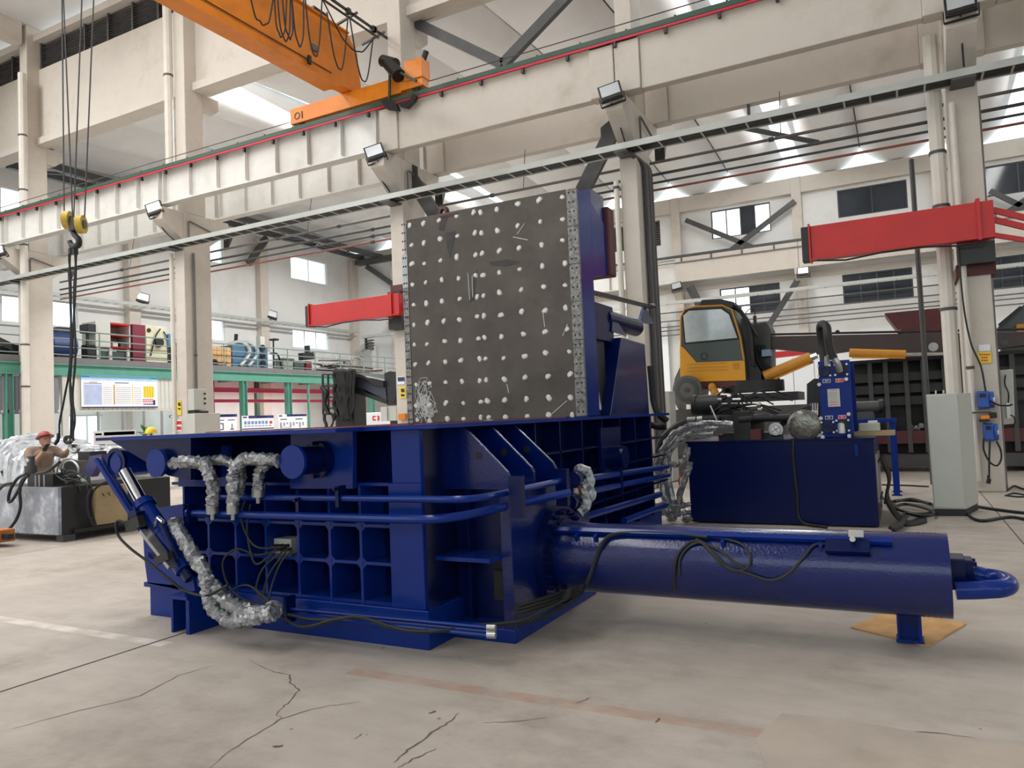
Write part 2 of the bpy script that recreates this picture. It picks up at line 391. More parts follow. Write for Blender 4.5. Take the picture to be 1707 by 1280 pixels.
for h, pm in zip(lo_win, ([GLASS, GLASS, DARKGL, DARKGL], [DARKGL], [DARKGL])): window('y', YB+.12, *h, 4, DFRAME, pm, rail=h[2]+.5 if pm[0] is GLASS else None)
window('y', YB+.12, *lw2[0], 2, FRAME, [GLASS])
for h, wd in zip(louv, ('behind the upright steel plate', 'hidden behind the second white column', 'in the far corner above the red jib')):
    louver('y', YB+.1, *h, 'grey louvred vent high in the far wall '+wd)
# end wall (left)
XL = -32.5
ups = [(33.8,37.0), (25.6,28.7), (17.3,20.5)]
eh = [(a, b, 10.7, 12.15) for a, b in ups]+[(a, b, 6.48, 7.62) for a, b in ups]+[(19.6,21.6,.9,2.6), (25.2,26.6,1.35,3.1), (23.0,24.2,1.0,2.6)]
near = [(-8,-1,4.5,13), (1,8,4.5,13)]
wl = struct('wall_left')
g = G(); wall_cells(g, 'x', XL-.3, XL, -10, YB+.3, 0, 17, eh+near); g.build('wall_panel', WHITE, wl, smooth=False)
for y in (23.05, 31.25, 39.35): G().box(XL, XL+.4, y-.3, y+.3, 0, 12.6).build('pilaster', CONC, wl, smooth=False, bevel=.02)
for h in eh[:8]: window('x', XL-.12, *h, 2 if h[2] > 9 else 3, FRAME, [GLASS])
for h in near: window('x', XL-.12, *h, 5, FRAME, [GLASS], rail=9)
window('x', XL-.12, *eh[8], 2, FRAME, [GLASS])
# the part of the near bay that the photograph does not reach: roof, near wall and right end
cg = struct('ceiling')
rx = [-32.5]; 
g = G(); rh = [(x-.8, x+.8, -8, 12) for x in (-27, -17.5, -8)]
us = sorted({-32.8, 20}|{v for h in rh for v in h[:2]}); 
for a, b in zip(us, us[1:]):
    if any(abs(a-h[0]) < 1e-6 for h in rh): g.box(a, b, -10, -8, 16.9, 17.1); g.box(a, b, 12, 16.6, 16.9, 17.1)
    else: g.box(a, b, -10, 16.6, 16.9, 17.1)
g.build('near_roof', CEIL, cg, smooth=False)
for h in rh: G().box(h[0], h[1], h[2], h[3], 17.02, 17.04).build('skylight', GLASS, cg, smooth=False)
for x in (-28, -19.6, -11.3, -5.05, 1.25, 7.5): G().box(x-.2, x+.2, -10, 15.6, 16.1, 16.9).build('roof_beam', CONC, cg, smooth=False)
wn = struct('wall_near'); g = G(); nh = [(-28,-20,6.6,10.6), (-17,-9,6.6,10.6), (-5,4,5,10.6), (6,17,2.5,10.6)]
wall_cells(g, 'y', -10.3, -10, -32.8, 20, 0, 17, nh); g.build('wall_panel', WHITE, wn, smooth=False)
for h in nh: window('y', -10.15, *h, 5, FRAME, [GLASS], rail=8.5)
we = struct('wall_east'); g = G(); wall_cells(g, 'x', 20, 20.3, -10, YB+.3, 0, 17, [(-4,4,4,7), (19,36,6.5,12)]); g.build('wall_panel', WHITE, we, smooth=False)
# far bay roof: sagging shells that span from the column row to the far wall
jo = [-4.3+3.13*k for k in range(-9, 8)]
sky = (-19.95, -4.3, 5.09)
YA = 16.75
def shell(x0, x1):
    g = G(); nx, ny = 12, 12; vs = []
    for lay in (0, .1):
        for j in range(ny+1):
            s = j/ny; y = YA+(YB+.1-YA)*s; cz = .55*(1-(2*s-1)**2)
            for i in range(nx+1):
                t = 2*i/nx-1; vs.append((x0+(x1-x0)*i/nx, y, 13.07+cz+.92*abs(t)**2.2+lay))
    n1 = (nx+1)*(ny+1); fs = []
    for j in range(ny):
        for i in range(nx):
            a = j*(nx+1)+i; fs += [(a, a+1, a+nx+2, a+nx+1), (n1+a, n1+a+nx+1, n1+a+nx+2, n1+a+1)]
    for i in range(nx): fs += [(i, n1+i, n1+i+1, i+1), (ny*(nx+1)+i, ny*(nx+1)+i+1, n1+ny*(nx+1)+i+1, n1+ny*(nx+1)+i)]
    g.add(vs, fs); return g.build('roof_shell', CEIL, cg)
for a, b in zip(jo, jo[1:]):
    la = .4 if any(abs(a-s) < .5 for s in sky) else .025; lb = .4 if any(abs(b-s) < .5 for s in sky) else .025
    shell(a+la, b-lb)
SEAM = M('dark_seam_strip', (96,94,92), .7, var=.05)
TRI = M('gable_film', (236,240,244), .6, var=.03)
for a in jo:
    isky = any(abs(a-s) < .5 for s in sky); hw = .45 if isky else .05
    g = G(); P = []
    for j in range(13):
        s = j/12; P.append((YA+(YB+.1-YA)*s, 14.04+.55*(1-(2*s-1)**2)))
    for (y0, z0), (y1, z1) in zip(P, P[1:]): g.prism([(a-hw, y0, z0), (a+hw, y0, z0), (a+hw, y1, z1), (a-hw, y1, z1)], (0,0,.03))
    g.build('skylight' if isky else 'seam_strip', GLASS if isky else SEAM, cg, smooth=False)
    for yy in (YB+.16,):
        G().prism([(a-1.05, yy, 13.06), (a+1.05, yy, 13.06), (a+.25, yy, 13.95), (a-.25, yy, 13.95)], (0,.015,0)).build('gable_pane', GLASS, cg, smooth=False)
G().box(-32.5, 20, YA-.3, YA, 12.5, 13.1).build('edge_beam', CONC, cg, smooth=False)
# ================================================================ column row between the bays
colx = [(-28.25,-27.8), (-19.82,-19.38), (-11.52,-11.1), (-5.25,-4.86), (1.02,1.5), (7.25,7.7)]
for i, (a, b) in enumerate(colx):
    o = struct('column', ((a+b)/2, 16, 0)); g = G(); top = 16.9
    g.box(a, b, 15.6, 16.6, 0, 8.45); g.build('shaft', CONC, o, smooth=False, bevel=.02)
    G().box(a, b, 15.75, 16.45, 8.45, top).build('upper_shaft', CONC, o, smooth=False, bevel=.02)
    G().prism([(a,16.45,12.45),(a,17.05,12.45),(a,17.05,12.1),(a,16.75,11.85),(a,16.45,11.85)], (b-a,0,0)).build('roof_corbel', CONC, o, smooth=False)
    for s in (1, -1):
        y0, y1, y2 = (15.6, 14.85, 15.6) if s == 1 else (16.6, 17.35, 16.6)
        G().prism([(a,y0,8.45),(a,y1,8.45),(a,y1,8.08),(a,y2,7.55)], (b-a,0,0)).build('corbel', CONC, o, smooth=False, bevel=.015)
# parapet panels with louvres above the far roof
wp = struct('wall_center')
LV = ['at the left edge of the photograph', 'between the two left columns', 'behind the orange crane girder']
cc = [-32.5]+[(a+b)/2 for a, b in colx]
for i, (a, b) in enumerate(zip(cc, cc[1:])):
    G().box(a+.2, b-.2, 16.2, 16.42, 12.65, 15.35).build('parapet_panel', CONC, wp, smooth=False)
    G().box(a+.2, b-.2, 16.05, 16.5, 12.45, 12.7).build('panel_beam', CONC, wp, smooth=False)
    G().box(a+.2, b-.2, 16.0, 16.42, 16.35, 16.6).build('top_beam', CONC, wp, smooth=False)
    if i < 3: louver('y', 16.3, a+.3, b-.25, 15.35, 16.35, 'long grey louvre strip above the concrete parapet '+LV[i], .085, 1.4)
    else: G().box(a+.2, b-.2, 16.2, 16.42, 15.35, 16.35).build('parapet_panel', CONC, wp, smooth=False)
# crane runway beams
def steel_beam(x0, x1, yc, z0, z1, front):
    o = struct('beam', ((x0+x1)/2, yc, z0))
    G().box(x0, x1, yc-.01, yc+.01, z0+.02, z1-.02).build('web', STEELW, o, smooth=False)
    G().box(x0, x1, yc-.2, yc+.2, z1-.03, z1).build('top_flange', STEELW, o, smooth=False)
    G().box(x0, x1, yc-.15, yc+.15, z0, z0+.03).build('bottom_flange', STEELW, o, smooth=False)
    n = int((x1-x0)/1.05); me = mesh0('stiffener', G().box(-.007,.007,-.135,-.012,z0+.1-z0,z1-z0-.04), STEELW, False)
    for i in range(n+1): piece('stiffener', me, (x0+.1+(x1-x0-.2)*i/n, yc, z0), o)
    return o
def conc_beam(x0, x1, yc, z0, z1):
    o = struct('beam', ((x0+x1)/2, yc, z0))
    G().box(x0+.55, x1-.55, yc-.09, yc+.14, z0, z1).build('web', CONC, o, smooth=False, bevel=.015)
    for a, b in ((x0, x0+.55), (x1-.55, x1)): G().box(a, b, yc-.15, yc+.2, z0, z1).build('end_block', CONC, o, smooth=False, bevel=.02)
    G().box(x0, x1, yc-.15, yc+.25, z1-.12, z1).build('top_flange', CONC, o, smooth=False)
    return o
m0, m1, m2, m3, m4, m5 = [(a+b)/2 for a, b in colx]
for yc in (15.12, 17.22):
    for a, b in ((-32.4, m0), (m0, m1), (m1, m2)): steel_beam(a+.01, b-.01, yc, 8.56, 9.66, True)
    for a, b in ((m2, m3), (m3, m4), (m4, m5)): conc_beam(a+.01, b-.01, yc, 8.46, 9.66)
rail = thing('crane_rail', 'dark green crane rail along the top of the near runway beam', 'rail', (-10, 15.12, 9.66))
G().box(-32, 8, 15.06, 15.18, 9.66, 9.7).build('foot', DKSTEEL, rail, smooth=False)
G().box(-32, 8, 15.09, 15.15, 9.7, 9.8).build('head', DGREEN, rail, smooth=False)
me = mesh0('clip', G().box(-.06,.06,-.16,-.05,0,.07).box(-.02,.02,-.14,-.1,.07,.13), BLACKM, False)
for i in range(36): piece('clip', me, (-31+i*1.05, 15.12, 9.66), rail)
cr = thing('conductor_bar', 'crimson conductor bar under the green crane rail of the near runway', 'bar', (-10, 14.93, 9.6))
G().box(-32, 8, 14.9, 14.935, 9.55, 9.6).build('cover', REDLINE, cr, smooth=False)
G().box(-32, 8, 14.9, 14.95, 9.61, 9.72).build('insulator_bar', DGREEN, cr, smooth=False)
me = mesh0('bracket', G().box(-.03,.03,-.02,.06,-.16,-.05), BLACKM, False)
for i in range(36): piece('bracket', me, (-31.4+i*1.1, 14.93, 9.6), cr)
tl = thing('trolley_wire', 'thin taut wire running above the crane runway', 'wire', (-10, 15.3, 10.1)); G().cyl((-32,15.35,10.12), (8,15.35,10.12), .012, n=6).build('wire', DKSTEEL, tl)
# runway beams on the far wall
o = struct('beam', (0, 39, 8.4))
for a, b in zip(pil, pil[1:]):
    st = b < -9
    G().box(a+.01, b-.01, 38.75 if not st else 38.9, 39.05 if not st else 38.93, 8.42, 9.7).build('web', CONC if not st else STEELW, o, smooth=False)
    if st:
        G().box(a, b, 38.75, 39.1, 9.66, 9.7).build('top_flange', STEELW, o, smooth=False); G().box(a, b, 38.75, 39.1, 8.4, 8.44).build('bottom_flange', STEELW, o, smooth=False)
        for k in range(1, 5): G().box(a+k*1.24-.01, a+k*1.24+.01, 38.76, 38.9, 8.45, 9.65).build('stiffener', STEELW, o, smooth=False)
for x in pil: G().prism([(x-.2,39.25,8.42),(x-.2,38.6,8.42),(x-.2,38.6,8.1),(x-.2,39.25,7.5)], (.4,0,0)).build('corbel', CONC, o, smooth=False)
rb = thing('crane_rail', 'dark crane rail with a light conductor strip on the far wall runway', 'rail', (-5, 38.8, 9.7))
G().box(-29, 15, 38.8, 38.88, 9.7, 9.86).build('head', DKSTEEL, rb, smooth=False); G().box(-29, 15, 38.68, 38.72, 9.42, 9.47).build('conductor_strip', PIPEG, rb, smooth=False)
me = mesh0('bracket', G().box(-.03,.03,-.02,.05,0,.28), DKSTEEL, False)
for i in range(28): piece('bracket', me, (-28.5+i*1.55, 38.72, 9.44), rb)
# ================================================================ cable trays and pipes
def tray(name, label, p, q, wdir, w, h, mt, nr, cab=True, rungm=None):
    o = thing(name, label, 'cable tray', p); p, q, wd = V(p), V(q), V(wdir)
    for s in (-1, 1): G().bar(p+wd*(s*w/2), q+wd*(s*w/2), .02, h).build('side_rail', mt, o, smooth=False)
    d = (q-p); me = mesh0('rung', G().obox((0,0,0), wd*w, d.normalized()*.035, (0,0,.02)), rungm or mt, False)
    for i in range(nr): piece('rung', me, p+d*((i+.5)/nr)-V((0,0,h*.42)), o)
    if cab:
        for k, c in enumerate((-.3, -.1, .12, .3)): G().bar(p+wd*(w*c)-V((0,0,h*.25)), q+wd*(w*c)-V((0,0,h*.25)), .05+.02*(k % 2), .045).build('cable', BLACK, o, smooth=False)
    return o
TRAYM = M('pale_tray_paint', (180,183,178), .45, .2, var=.08, vs=2)
tray('cable_tray', 'long grey ladder cable tray crossing in front of the white columns', (-32, 15.32, 7.36), (8, 15.32, 7.36), (0,1,0), .42, .13, TRAYM, 90)
for i, (a, b) in enumerate(colx):
    G().box(a+.05, b-.05, 15.1, 15.6, 7.25, 7.29).build('tray_bracket', DKSTEEL, bpy.data.objects['column' if i == 0 else 'column.%03d' % i], smooth=False)
tray('cable_tray', 'pale cable tray along the end wall above the mezzanine', (XL+.6, 15, 7.75), (XL+.6, 39, 7.75), (1,0,0), .4, .14, TRAYM, 50, False)
tray('cable_tray', 'pale cable tray along the far wall under the dark runway rail', (-31, 38.3, 7.3), (15, 38.3, 7.3), (0,1,0), .35, .14, TRAYM, 60, False)
for z, mt, lab in ((7.42, PIPEG, 'topmost grey pipe with hangers running behind the column row'), (7.14, DKSTEEL, 'second dark pipe from the top behind the column row'), (6.95, DKSTEEL, 'third dark pipe from the top behind the column row'), (6.78, PIPER, 'lowest reddish pipe running behind the column row')):
    o = thing('pipe', lab, 'pipe', (-10, 16.75, z)); G().cyl((-27.6,16.75,z), (8,16.75,z), .035 if z > 7 else .028, n=8).build('tube', mt, o)
    for x in ([-24, -16.6, -14.2, -9.1, -2.2] if z > 7.3 else [-13.0, -6.8]): G().cyl((x-.05,16.75,z), (x+.05,16.75,z), .055, n=8).build('coupling', DKSTEEL, o)
    if z > 7.3:
        for x in (-23.6, -15.4, -8.2, -2.0): G().cyl((x,16.75,z), (x,16.95,8.5), .01, n=5).build('hanger', DKSTEEL, o)
for k, z in enumerate((6.9, 6.45, 6.15, 5.95, 5.7)):
    o = thing('pipe', ['highest of five thin pipes', 'second of five thin pipes', 'middle of five thin pipes', 'fourth of five thin pipes', 'lowest of five thin pipes'][k]+' along the far white wall', 'pipe', (-5, 39.0, z))
    G().cyl((-16,39.05,z), (15,39.05,z), .035, n=6).build('tube', PIPEG, o)
    for x in pil[3:7]: G().box(x-.02, x+.02, 39.05, 39.26, z-.02, z+.02).build('clamp', DKSTEEL, o, smooth=False)
# ================================================================ braces
def brace(label, segs, wd=.16):
    o = thing('steel_brace', label, 'brace', segs[0][0])
    for p, q in segs: G().bar(p, q, wd*.6, wd).build('bar', DKSTEEL, o, smooth=False)
    return o
Yb = 16.5
tops = at(690,28,Y=Yb); mid = at(838,104,Y=Yb); 
brace('dark V brace above the runway between second and third white columns', [(at(680,32,Y=Yb), at(838,108,Y=Yb)), (at(838,108,Y=Yb), at(950,-10,Y=Yb)), (at(678,38,Y=Yb), at(790,-12,Y=Yb))], .26)
def twin(label, p, q, off):
    o = thing('steel_brace', label, 'brace', p); off = V(off); p, q = V(p), V(q)
    for s in (-1, 1): G().bar(p+off*s, q+off*s, .12, .18).build('bar', DKSTEEL, o, smooth=False)
    for k in range(1, 9): G().bar(p.lerp(q, k/9)-off, p.lerp(q, k/9)+off, .06, .03).build('batten', DKSTEEL, o, smooth=False)
    G().obox(p, off*4, (0,.05,0), (0,0,.5)).build('gusset_plate', DKSTEEL, o, smooth=False)
    return o
tw = at(1020,215,Y=16.1); tz = at(890,470,Y=16.1)
twin('dark twin column brace leaning left from the third column, behind the plate', at(1025,212,Y=16.1), at(870,520,Y=16.1), (.17,0,.1))
twin('dark twin column brace leaning right from the second column, behind the plate', at(678,285,Y=16.1), at(830,520,Y=16.1), (.17,0,-.1))
yx = 39.15
brace('dark steel X brace crossing the high window of the far wall', [(at(1143,367,Y=yx), at(1262,415,Y=yx)), (at(1325,335,Y=yx), at(1212,422,Y=yx))], .24)
brace('dark diagonal brace under the far wall runway behind the yellow cab', [(at(1334,460,Y=39.0), at(1280,545,Y=39.0)), (at(1280,545,Y=39.0), at(1235,612,Y=39.0))], .26)
brace('dark steel X brace at the far right end of the wall', [(at(1650,318,Y=yx), at(1720,352,Y=yx)), (at(1668,362,Y=yx), at(1730,318,Y=yx))], .22)
brace('short dark brace beside the first far pilaster', [(at(1150,478,Y=39.0), at(1168,512,Y=39.0))], .4)
brace('dark slender flat bar under the ceiling near the bright skylight', [(at(1238,213,Y=17.2), at(1365,238,Y=17.2)), (at(1250,216,Y=17.2), V((at(1250,216,Y=17.2).x, 17.2, 8.5)))], .1)
# steel trusses that carry the last strip of roof by the end wall
o = thing('roof_truss', 'dark steel truss under the roof against the end wall', 'truss', (-31, 30, 12.5))
for x, z in ((-31.4, 12.75), (-29.8, 12.6)):
    G().box(x-.12, x+.12, 17, 39.3, z-.18, z+.1).build('chord', DKSTEEL, o, smooth=False)
for k in range(8):
    y = 18+k*2.8; G().bar((-31.4,y,12.7), (-29.8,y+1.4,12.6), .1, .1).build('lacing', DKSTEEL, o, smooth=False); G().bar((-29.8,y+1.4,12.6), (-31.4,y+2.8,12.7), .1, .1).build('lacing', DKSTEEL, o, smooth=False)
G().box(-31.6, -28.2, 38.7, 39.2, 12.2, 12.5).build('end_beam', DKSTEEL, o, smooth=False)
brace('dark diagonal strut in the far corner below the roof truss', [((-31.0,39.2,12.1), (-28.4,39.2,10.3))], .3)
brace('short dark strut hanging from the roof truss on the end wall', [((-31.9,31.3,12.6), (-32.0,30.0,10.9))], .35)
# ================================================================ the baler
STEELP = M('mill_scale_plate', (90,83,77), .5, .2, var=.22, vs=2.2, dirt=(66,58,54), da=.75, ds=1.8, bump=.06, bs=30)
CHALK = M('chalk_white', (226,224,220), .8, var=.05)
STAIN = M('dark_burn_stain', (66,63,62), .6, var=.2, vs=8)
GREASY = M('scraped_wear_strip', (138,136,134), .38, .55, var=.5, vs=24, dirt=(42,42,44), da=.9, ds=18)
bal = thing('baler', 'huge cobalt blue scrap baler with its grey steel lid raised upright', 'baler', (-4.7, 7.4, 0))
YF = 4.56
def xz(px, Y): return [at(x, y, Y=Y) for x, y in px]
# skid and body
G().box(-6.18, -3.13, 4.53, 10.4, 0, .28).build('base_frame', BLUEL, bal, smooth=False, bevel=.006)
G().box(-3.13, -2.61, 4.88, 6.5, 0, .1).build('base_foot', BLUEL, bal, smooth=False, bevel=.006)
body = G(); body.box(-6.1, -3.2, 4.84, 10.35, .28, 1.6); body.build('box_body', BLUE, bal, smooth=False)
gx = [-5.74, -5.43, -5.10, -4.75, -4.39, -4.06, -3.75]
for x in gx: G().box(x-.012, x+.012, YF, 4.84, .28, 1.19 if x not in (-5.43, -4.06) else 1.6).build('rib', BLUEL, bal, smooth=False)
for z in (.295, .59, .875, 1.19): G().box(-5.9, -3.46, YF+.005, 4.84, z-.012, z+.012).build('stringer', BLUEL, bal, smooth=False)
# little fillets where ribs meet
g = G()
for x in gx[1:]:
    for z in (.59, .875):
        for sx in (-1, 1):
            for sz in (-1, 1): g.prism([(x+sx*.012, YF+.002, z+sz*.012), (x+sx*.045, YF+.002, z+sz*.012), (x+sx*.012, YF+.002, z+sz*.045)], (0,.02,0))
g.build('rib_fillets', BLUEL, bal, smooth=False, kind='stuff')
G().box(-3.46, -3.16, YF-.02, YF+.03, .28, 1.2).box(-3.42, -3.16, YF-.02, YF+.03, 1.2, 1.6).build('corner_post', BLUEL, bal, smooth=False, bevel=.006)
# top plate ring with overhanging left wing
TOP = G().box(-6.15, -2.95, 4.47, 4.95, 1.6, 1.632).box(-6.15, -3.62, 4.16, 4.47, 1.6, 1.632).box(-3.45, -2.95, 4.95, 10.42, 1.6, 1.632).box(-6.15, -5.9, 4.95, 10.42, 1.6, 1.632).box(-5.9, -3.45, 10.1, 10.42, 1.6, 1.632)
TOP.build('top_plate', BLUEL, bal, smooth=False)
G().box(-5.9, -5.8, 4.95, 10.1, 1.55, 1.64).box(-3.5, -3.4, 4.95, 7.8, 1.55, 1.64).box(-5.8, -3.5, 4.9, 5.0, 1.55, 1.641).build('wear_liner', M('rusty_red_liner', (150,62,54), .6, var=.2), bal, smooth=False)
w0 = xz([(185,728),(318,722),(318,800),(281,793)], 4.2); w0[0].z = w0[1].z = 1.6
G().prism(w0, (0,.03,0)).build('wing_plate', BLUE, bal, smooth=False)
G().box(w0[1].x-.03, w0[1].x, 4.23, 4.84, 1.25, 1.6).build('wing_web', BLUE, bal, smooth=False)
G().prism(xz([(236,850),(305,840),(308,985),(246,972),(241,935)], 4.5), (0,.05,0)).build('side_plate', BLUEL, bal, smooth=False)
G().box(-6.22, -5.75, 4.5, 4.56, .26, .3).build('ledge', BLUEL, bal, smooth=False)
# side door cylinders with blank discs and their mounting plates
for (pl, disc, yd, r) in ((((484,722),(588,716),(588,815),(484,815)), (488,770), 4.2, .125), (((297,745),(379,742),(379,811),(297,811)), (261,772), 4.14, .118)):
    P = xz(pl, 4.5); q = G().prism(P, (0,.05,0)); pc = (P[0]+P[2])/2; q.build('mounting_plate', BLUEL, bal, smooth=False, bevel=.004)
    dc = at(*disc, Y=yd); cx, cz = dc.x, dc.z
    c = G().cyl((cx, yd+.02, cz), (cx, 4.5, cz), r*.86, n=24).ring((cx, 4.44, cz), (0,1,0), r*1.15, r*.5, .06).build('door_cylinder', BLUE, bal)
    G().cyl((cx, yd-.01, cz), (cx, yd+.02, cz), r, n=32).build('blank_disc', BLUEL, c)
    for k in range(6):
        a = pi/6+k*pi/3; G().cyl((cx+math.cos(a)*r*1.02, 4.40, cz+math.sin(a)*r*1.02), (cx+math.cos(a)*r*1.02, 4.45, cz+math.sin(a)*r*1.02), .017, n=6).build('bolt', BLUE, c)
# big pivot boss at the left end
bc = at(203,771,Y=4.3)
o = G().cyl((bc.x,4.25,bc.z), (bc.x,4.52,bc.z), .13, n=32).build('pivot_boss', BLUEL, bal); G().ring((bc.x,4.235,bc.z), (0,1,0), .134, .1, .03).build('rim', BLUE, o); G().cyl((bc.x,4.24,bc.z), (bc.x,4.255,bc.z), .075, n=24).build('pin_cap', BLUEL, o)
# lock cylinder between the boss and the floor bracket
A, B_, C_ = at(208,785,Y=4.16), at(236,836,Y=4.16), at(309,950,Y=4.16)
o = G().cyl(B_, C_, .078, n=24).ring(B_+(C_-B_)*.03, C_-B_, .095, .03, .05).ring(B_+(C_-B_)*.45, C_-B_, .084, .05, .03).build('lock_cylinder', BLUEL, bal)
G().cyl(A, B_, .05, n=18).build('rod', CHROME, o); G().cyl(C_, at(318,965,Y=4.16), .05, n=12).build('clevis', BLUE, o)
G().cyl(at(288,935,Y=4.1), at(228,853,Y=4.1), .045, n=14).build('guide_tube', BLUE, o); G().cyl(at(296,932,Y=4.06), at(270,872,Y=4.06), .022, n=8).build('port_pipe', BLUE, o)
G().tube(bent([at(258,880,Y=4.1), at(262,862,Y=4.05), at(272,870,Y=4.02)], .02), .016).build('elbow', CHROME, o)
A, B_ = at(164,765,Y=4.05), at(243,888,Y=4.05)
o = G().bar(A, B_, .03, .075, up=(0,-1,0)).build('sensor_bar', BLUEL, bal, smooth=False); 
G().bar(A+V((.03,-.005,.012)), B_+V((.03,-.005,.012)), .012, .02, up=(0,-1,0)).build('chrome_strip', CHROME, o, smooth=False)
G().bar(at(240,884,Y=4.03), at(288,945,Y=4.03), .03, .08, up=(0,-1,0)).build('slide_plate', ALU, o, smooth=False)
G().bar(at(214,878,Y=4.0), at(236,868,Y=4.0), .06, .09).build('sensor_box', BLACKM, o, smooth=False); G().bar(at(262,935,Y=4.0), at(284,925,Y=4.0), .05, .06).build('sensor_box', BLACKM, o, smooth=False)
G().obox(at(228,857,Y=4.02), (.1,0,.0), (0,.08,0), (0,0,.05)).build('clamp', BLUE, o, smooth=False); G().obox(at(262,925,Y=4.05), (.12,0,0), (0,.08,0), (0,0,.05)).build('clamp', BLUE, o, smooth=False)
G().tube(curve_pts([at(215,876,Y=3.98), at(196,868,Y=3.95), at(196,890,Y=3.95), at(215,912,Y=3.95), at(245,935,Y=3.98), at(285,968,Y=4.0), at(310,985,Y=4.05), at(345,992,Y=4.05), at(380,975,Y=4.1)]), .011).build('sensor_cable', BLACK, o)
# floor bracket
o = G().box(-5.47,-5.25,4.18,4.53,.28,.31).box(-5.47,-5.445,4.2,4.53,0,.28).box(-5.29,-5.25,4.2,4.53,0,.28).box(-5.445,-5.29,4.5,4.53,0,.28).build('floor_bracket', BLUEL, bal, smooth=False)
P = [at(297,985,Y=4.17), at(325,985,Y=4.17), at(321,955,Y=4.17), at(312,945,Y=4.17), at(303,950,Y=4.17)]
for dy in (0, .17): G().prism([p+V((0,dy,0)) for p in P], (0,.03,0)).build('lug', BLUEL, o, smooth=False)
G().cyl(at(312,957,Y=4.14), at(312,957,Y=4.14)+V((0,.26,0)), .03, n=14).build('pin', BLUE, o)
# ---- right-hand flange section with three gussets
XF = -2.61
fp = G().box(-2.7, XF, 4.88, 6.42, .1, 1.1).build('flange_plate', BLUET, bal, smooth=False, bevel=.005)
for yy, pp in ((4.9, ((773,711),(846,787),(850,796))), (5.3, ((817,709),(886,779),(890,787))), (5.72, ((855,707),(922,771),(927,781)))):
    P = [at(x, y, Y=yy) for x, y in pp]; P[0].z = 1.6
    q = [V((-3.2,yy,1.6))]+P+[V((P[2].x,yy,1.12)), V((-3.2,yy,1.12))]
    o = G().prism(q, (0,.035,0)).build('gusset', BLUET, bal, smooth=False, bevel=.005)
    h = at(798,759,Y=4.9); hx, hz = h.x, h.z
    G().cyl((hx,yy-.004,hz), (hx,yy+.002,hz), .03, n=16).build('hole_shade_disc', BLACKM, o)  # black disc paints the shade inside a hole, plate is not pierced
G().box(-3.17, -2.7, 5.02, 5.05, .1, 1.12).build('web_plate', BLUE, bal, smooth=False)
G().box(-3.02, -3.0, 4.93, 5.02, .1, 1.12).build('web_rib', BLUE, bal, smooth=False)
G().box(-2.84, -2.72, 5.0, 5.018, .28, .5).build('opening_shade_plate', BLACKM, bal, smooth=False)  # black plate on the web paints the dark inside of an opening
G().box(-3.16, -2.7, 4.7, 5.02, .615, .645).build('shelf_stiffener', BLUEL, bal, smooth=False)
G().box(-3.16, -2.7, 4.88, 5.02, .1, .13).build('shelf_stiffener', BLUEL, bal, smooth=False)
# ---- ribbed right flank
XS = -3.2
for p in (893, 934, 971, 1005, 1035, 1060, 1085):
    y = at(p, 740, X=-3.0).y; G().box(XS, -3.0, y-.012, y+.012, .3, 1.6).build('rib', BLUE, bal, smooth=False)
for z in (.35, .7, 1.05, 1.3): G().box(XS, -3.0, 6.5 if z < 1.0 else 5.75, 10.35, z-.012, z+.012).build('stringer', BLUE, bal, smooth=False)
ym = at(1022, 770, X=-2.95).y
o = G().box(-3.0, -2.96, ym-.32, ym+.3, 1.0, 1.5).build('mounting_plate', BLUE, bal, smooth=False); G().cyl((-2.97,ym,1.16), (-2.8,ym,1.16), .13, n=20).build('blank_disc', BLUE, o)
# ---- pipework on the front and flank
def pipe(px, r, name='pipe', mt=None, bend=.12):
    return G().tube(bent([at(x, y, **k) for x, y, k in px], bend, 6), r, 10).build(name, mt or BLUEL, bal)
yp = 4.4
pu = pipe([(365,828,{'Y':yp}),(788,833,{'Y':yp}),(945,799,{'X':-2.5})], .026, bend=.22)
plw = pipe([(312,855,{'Y':yp-.05}),(738,867,{'Y':yp-.05}),(948,821,{'X':-2.42})], .032, bend=.25)
for x, y, k in ((502,845,{'Y':yp}),(568,827,{'Y':yp}),(320,855,{'Y':yp-.05})): 
    p = at(x, y, **k); G().obox(p, (.03,0,0), (0,.09,0), (0,0,.16)).cyl(p+V((0,-.05,.06)), p+V((0,-.08,.06)), .014, n=6).build('pipe_clamp', BLUE, bal, smooth=False)
for x, y in ((862,828),(938,812)):
    p = at(x, y, X=-2.5); G().obox(p, (.1,0,0), (0,.06,0), (0,0,.3)).build('pipe_clamp', BLUE, bal, smooth=False)
pipe([(955,801,{'X':-2.8}),(1112,778,{'X':-2.9})], .035); pipe([(958,824,{'X':-2.8}),(1114,792,{'X':-2.9})], .035)
pipe([(972,862,{'X':-2.9}),(1100,824,{'X':-2.95})], .04); pipe([(1040,868,{'X':-2.9}),(1108,842,{'X':-2.95})], .04)
p = at(1030, 800, X=-2.85); G().obox(p, (.1,0,0), (0,.06,0), (0,0,.3)).build('pipe_clamp', BLUE, bal, smooth=False)
for x, y in ((955,800),(957,822),(948,838)):
    p = at(x, y, X=-2.6); G().cyl(p, p+V((-.02,.16,.01)), .07, n=16).build('pipe_flange', MAROON if y == 822 else BLUE, bal); G().tube(curve_pts([p+V((-.02,.12,.08)), p+V((.05,.2,.05)), p+V((.07,.2,-.04)), p+V((.02,.16,-.1))], 4), .05, 8, jit=.25).build('film_wrapping', PLASTIC, bal)
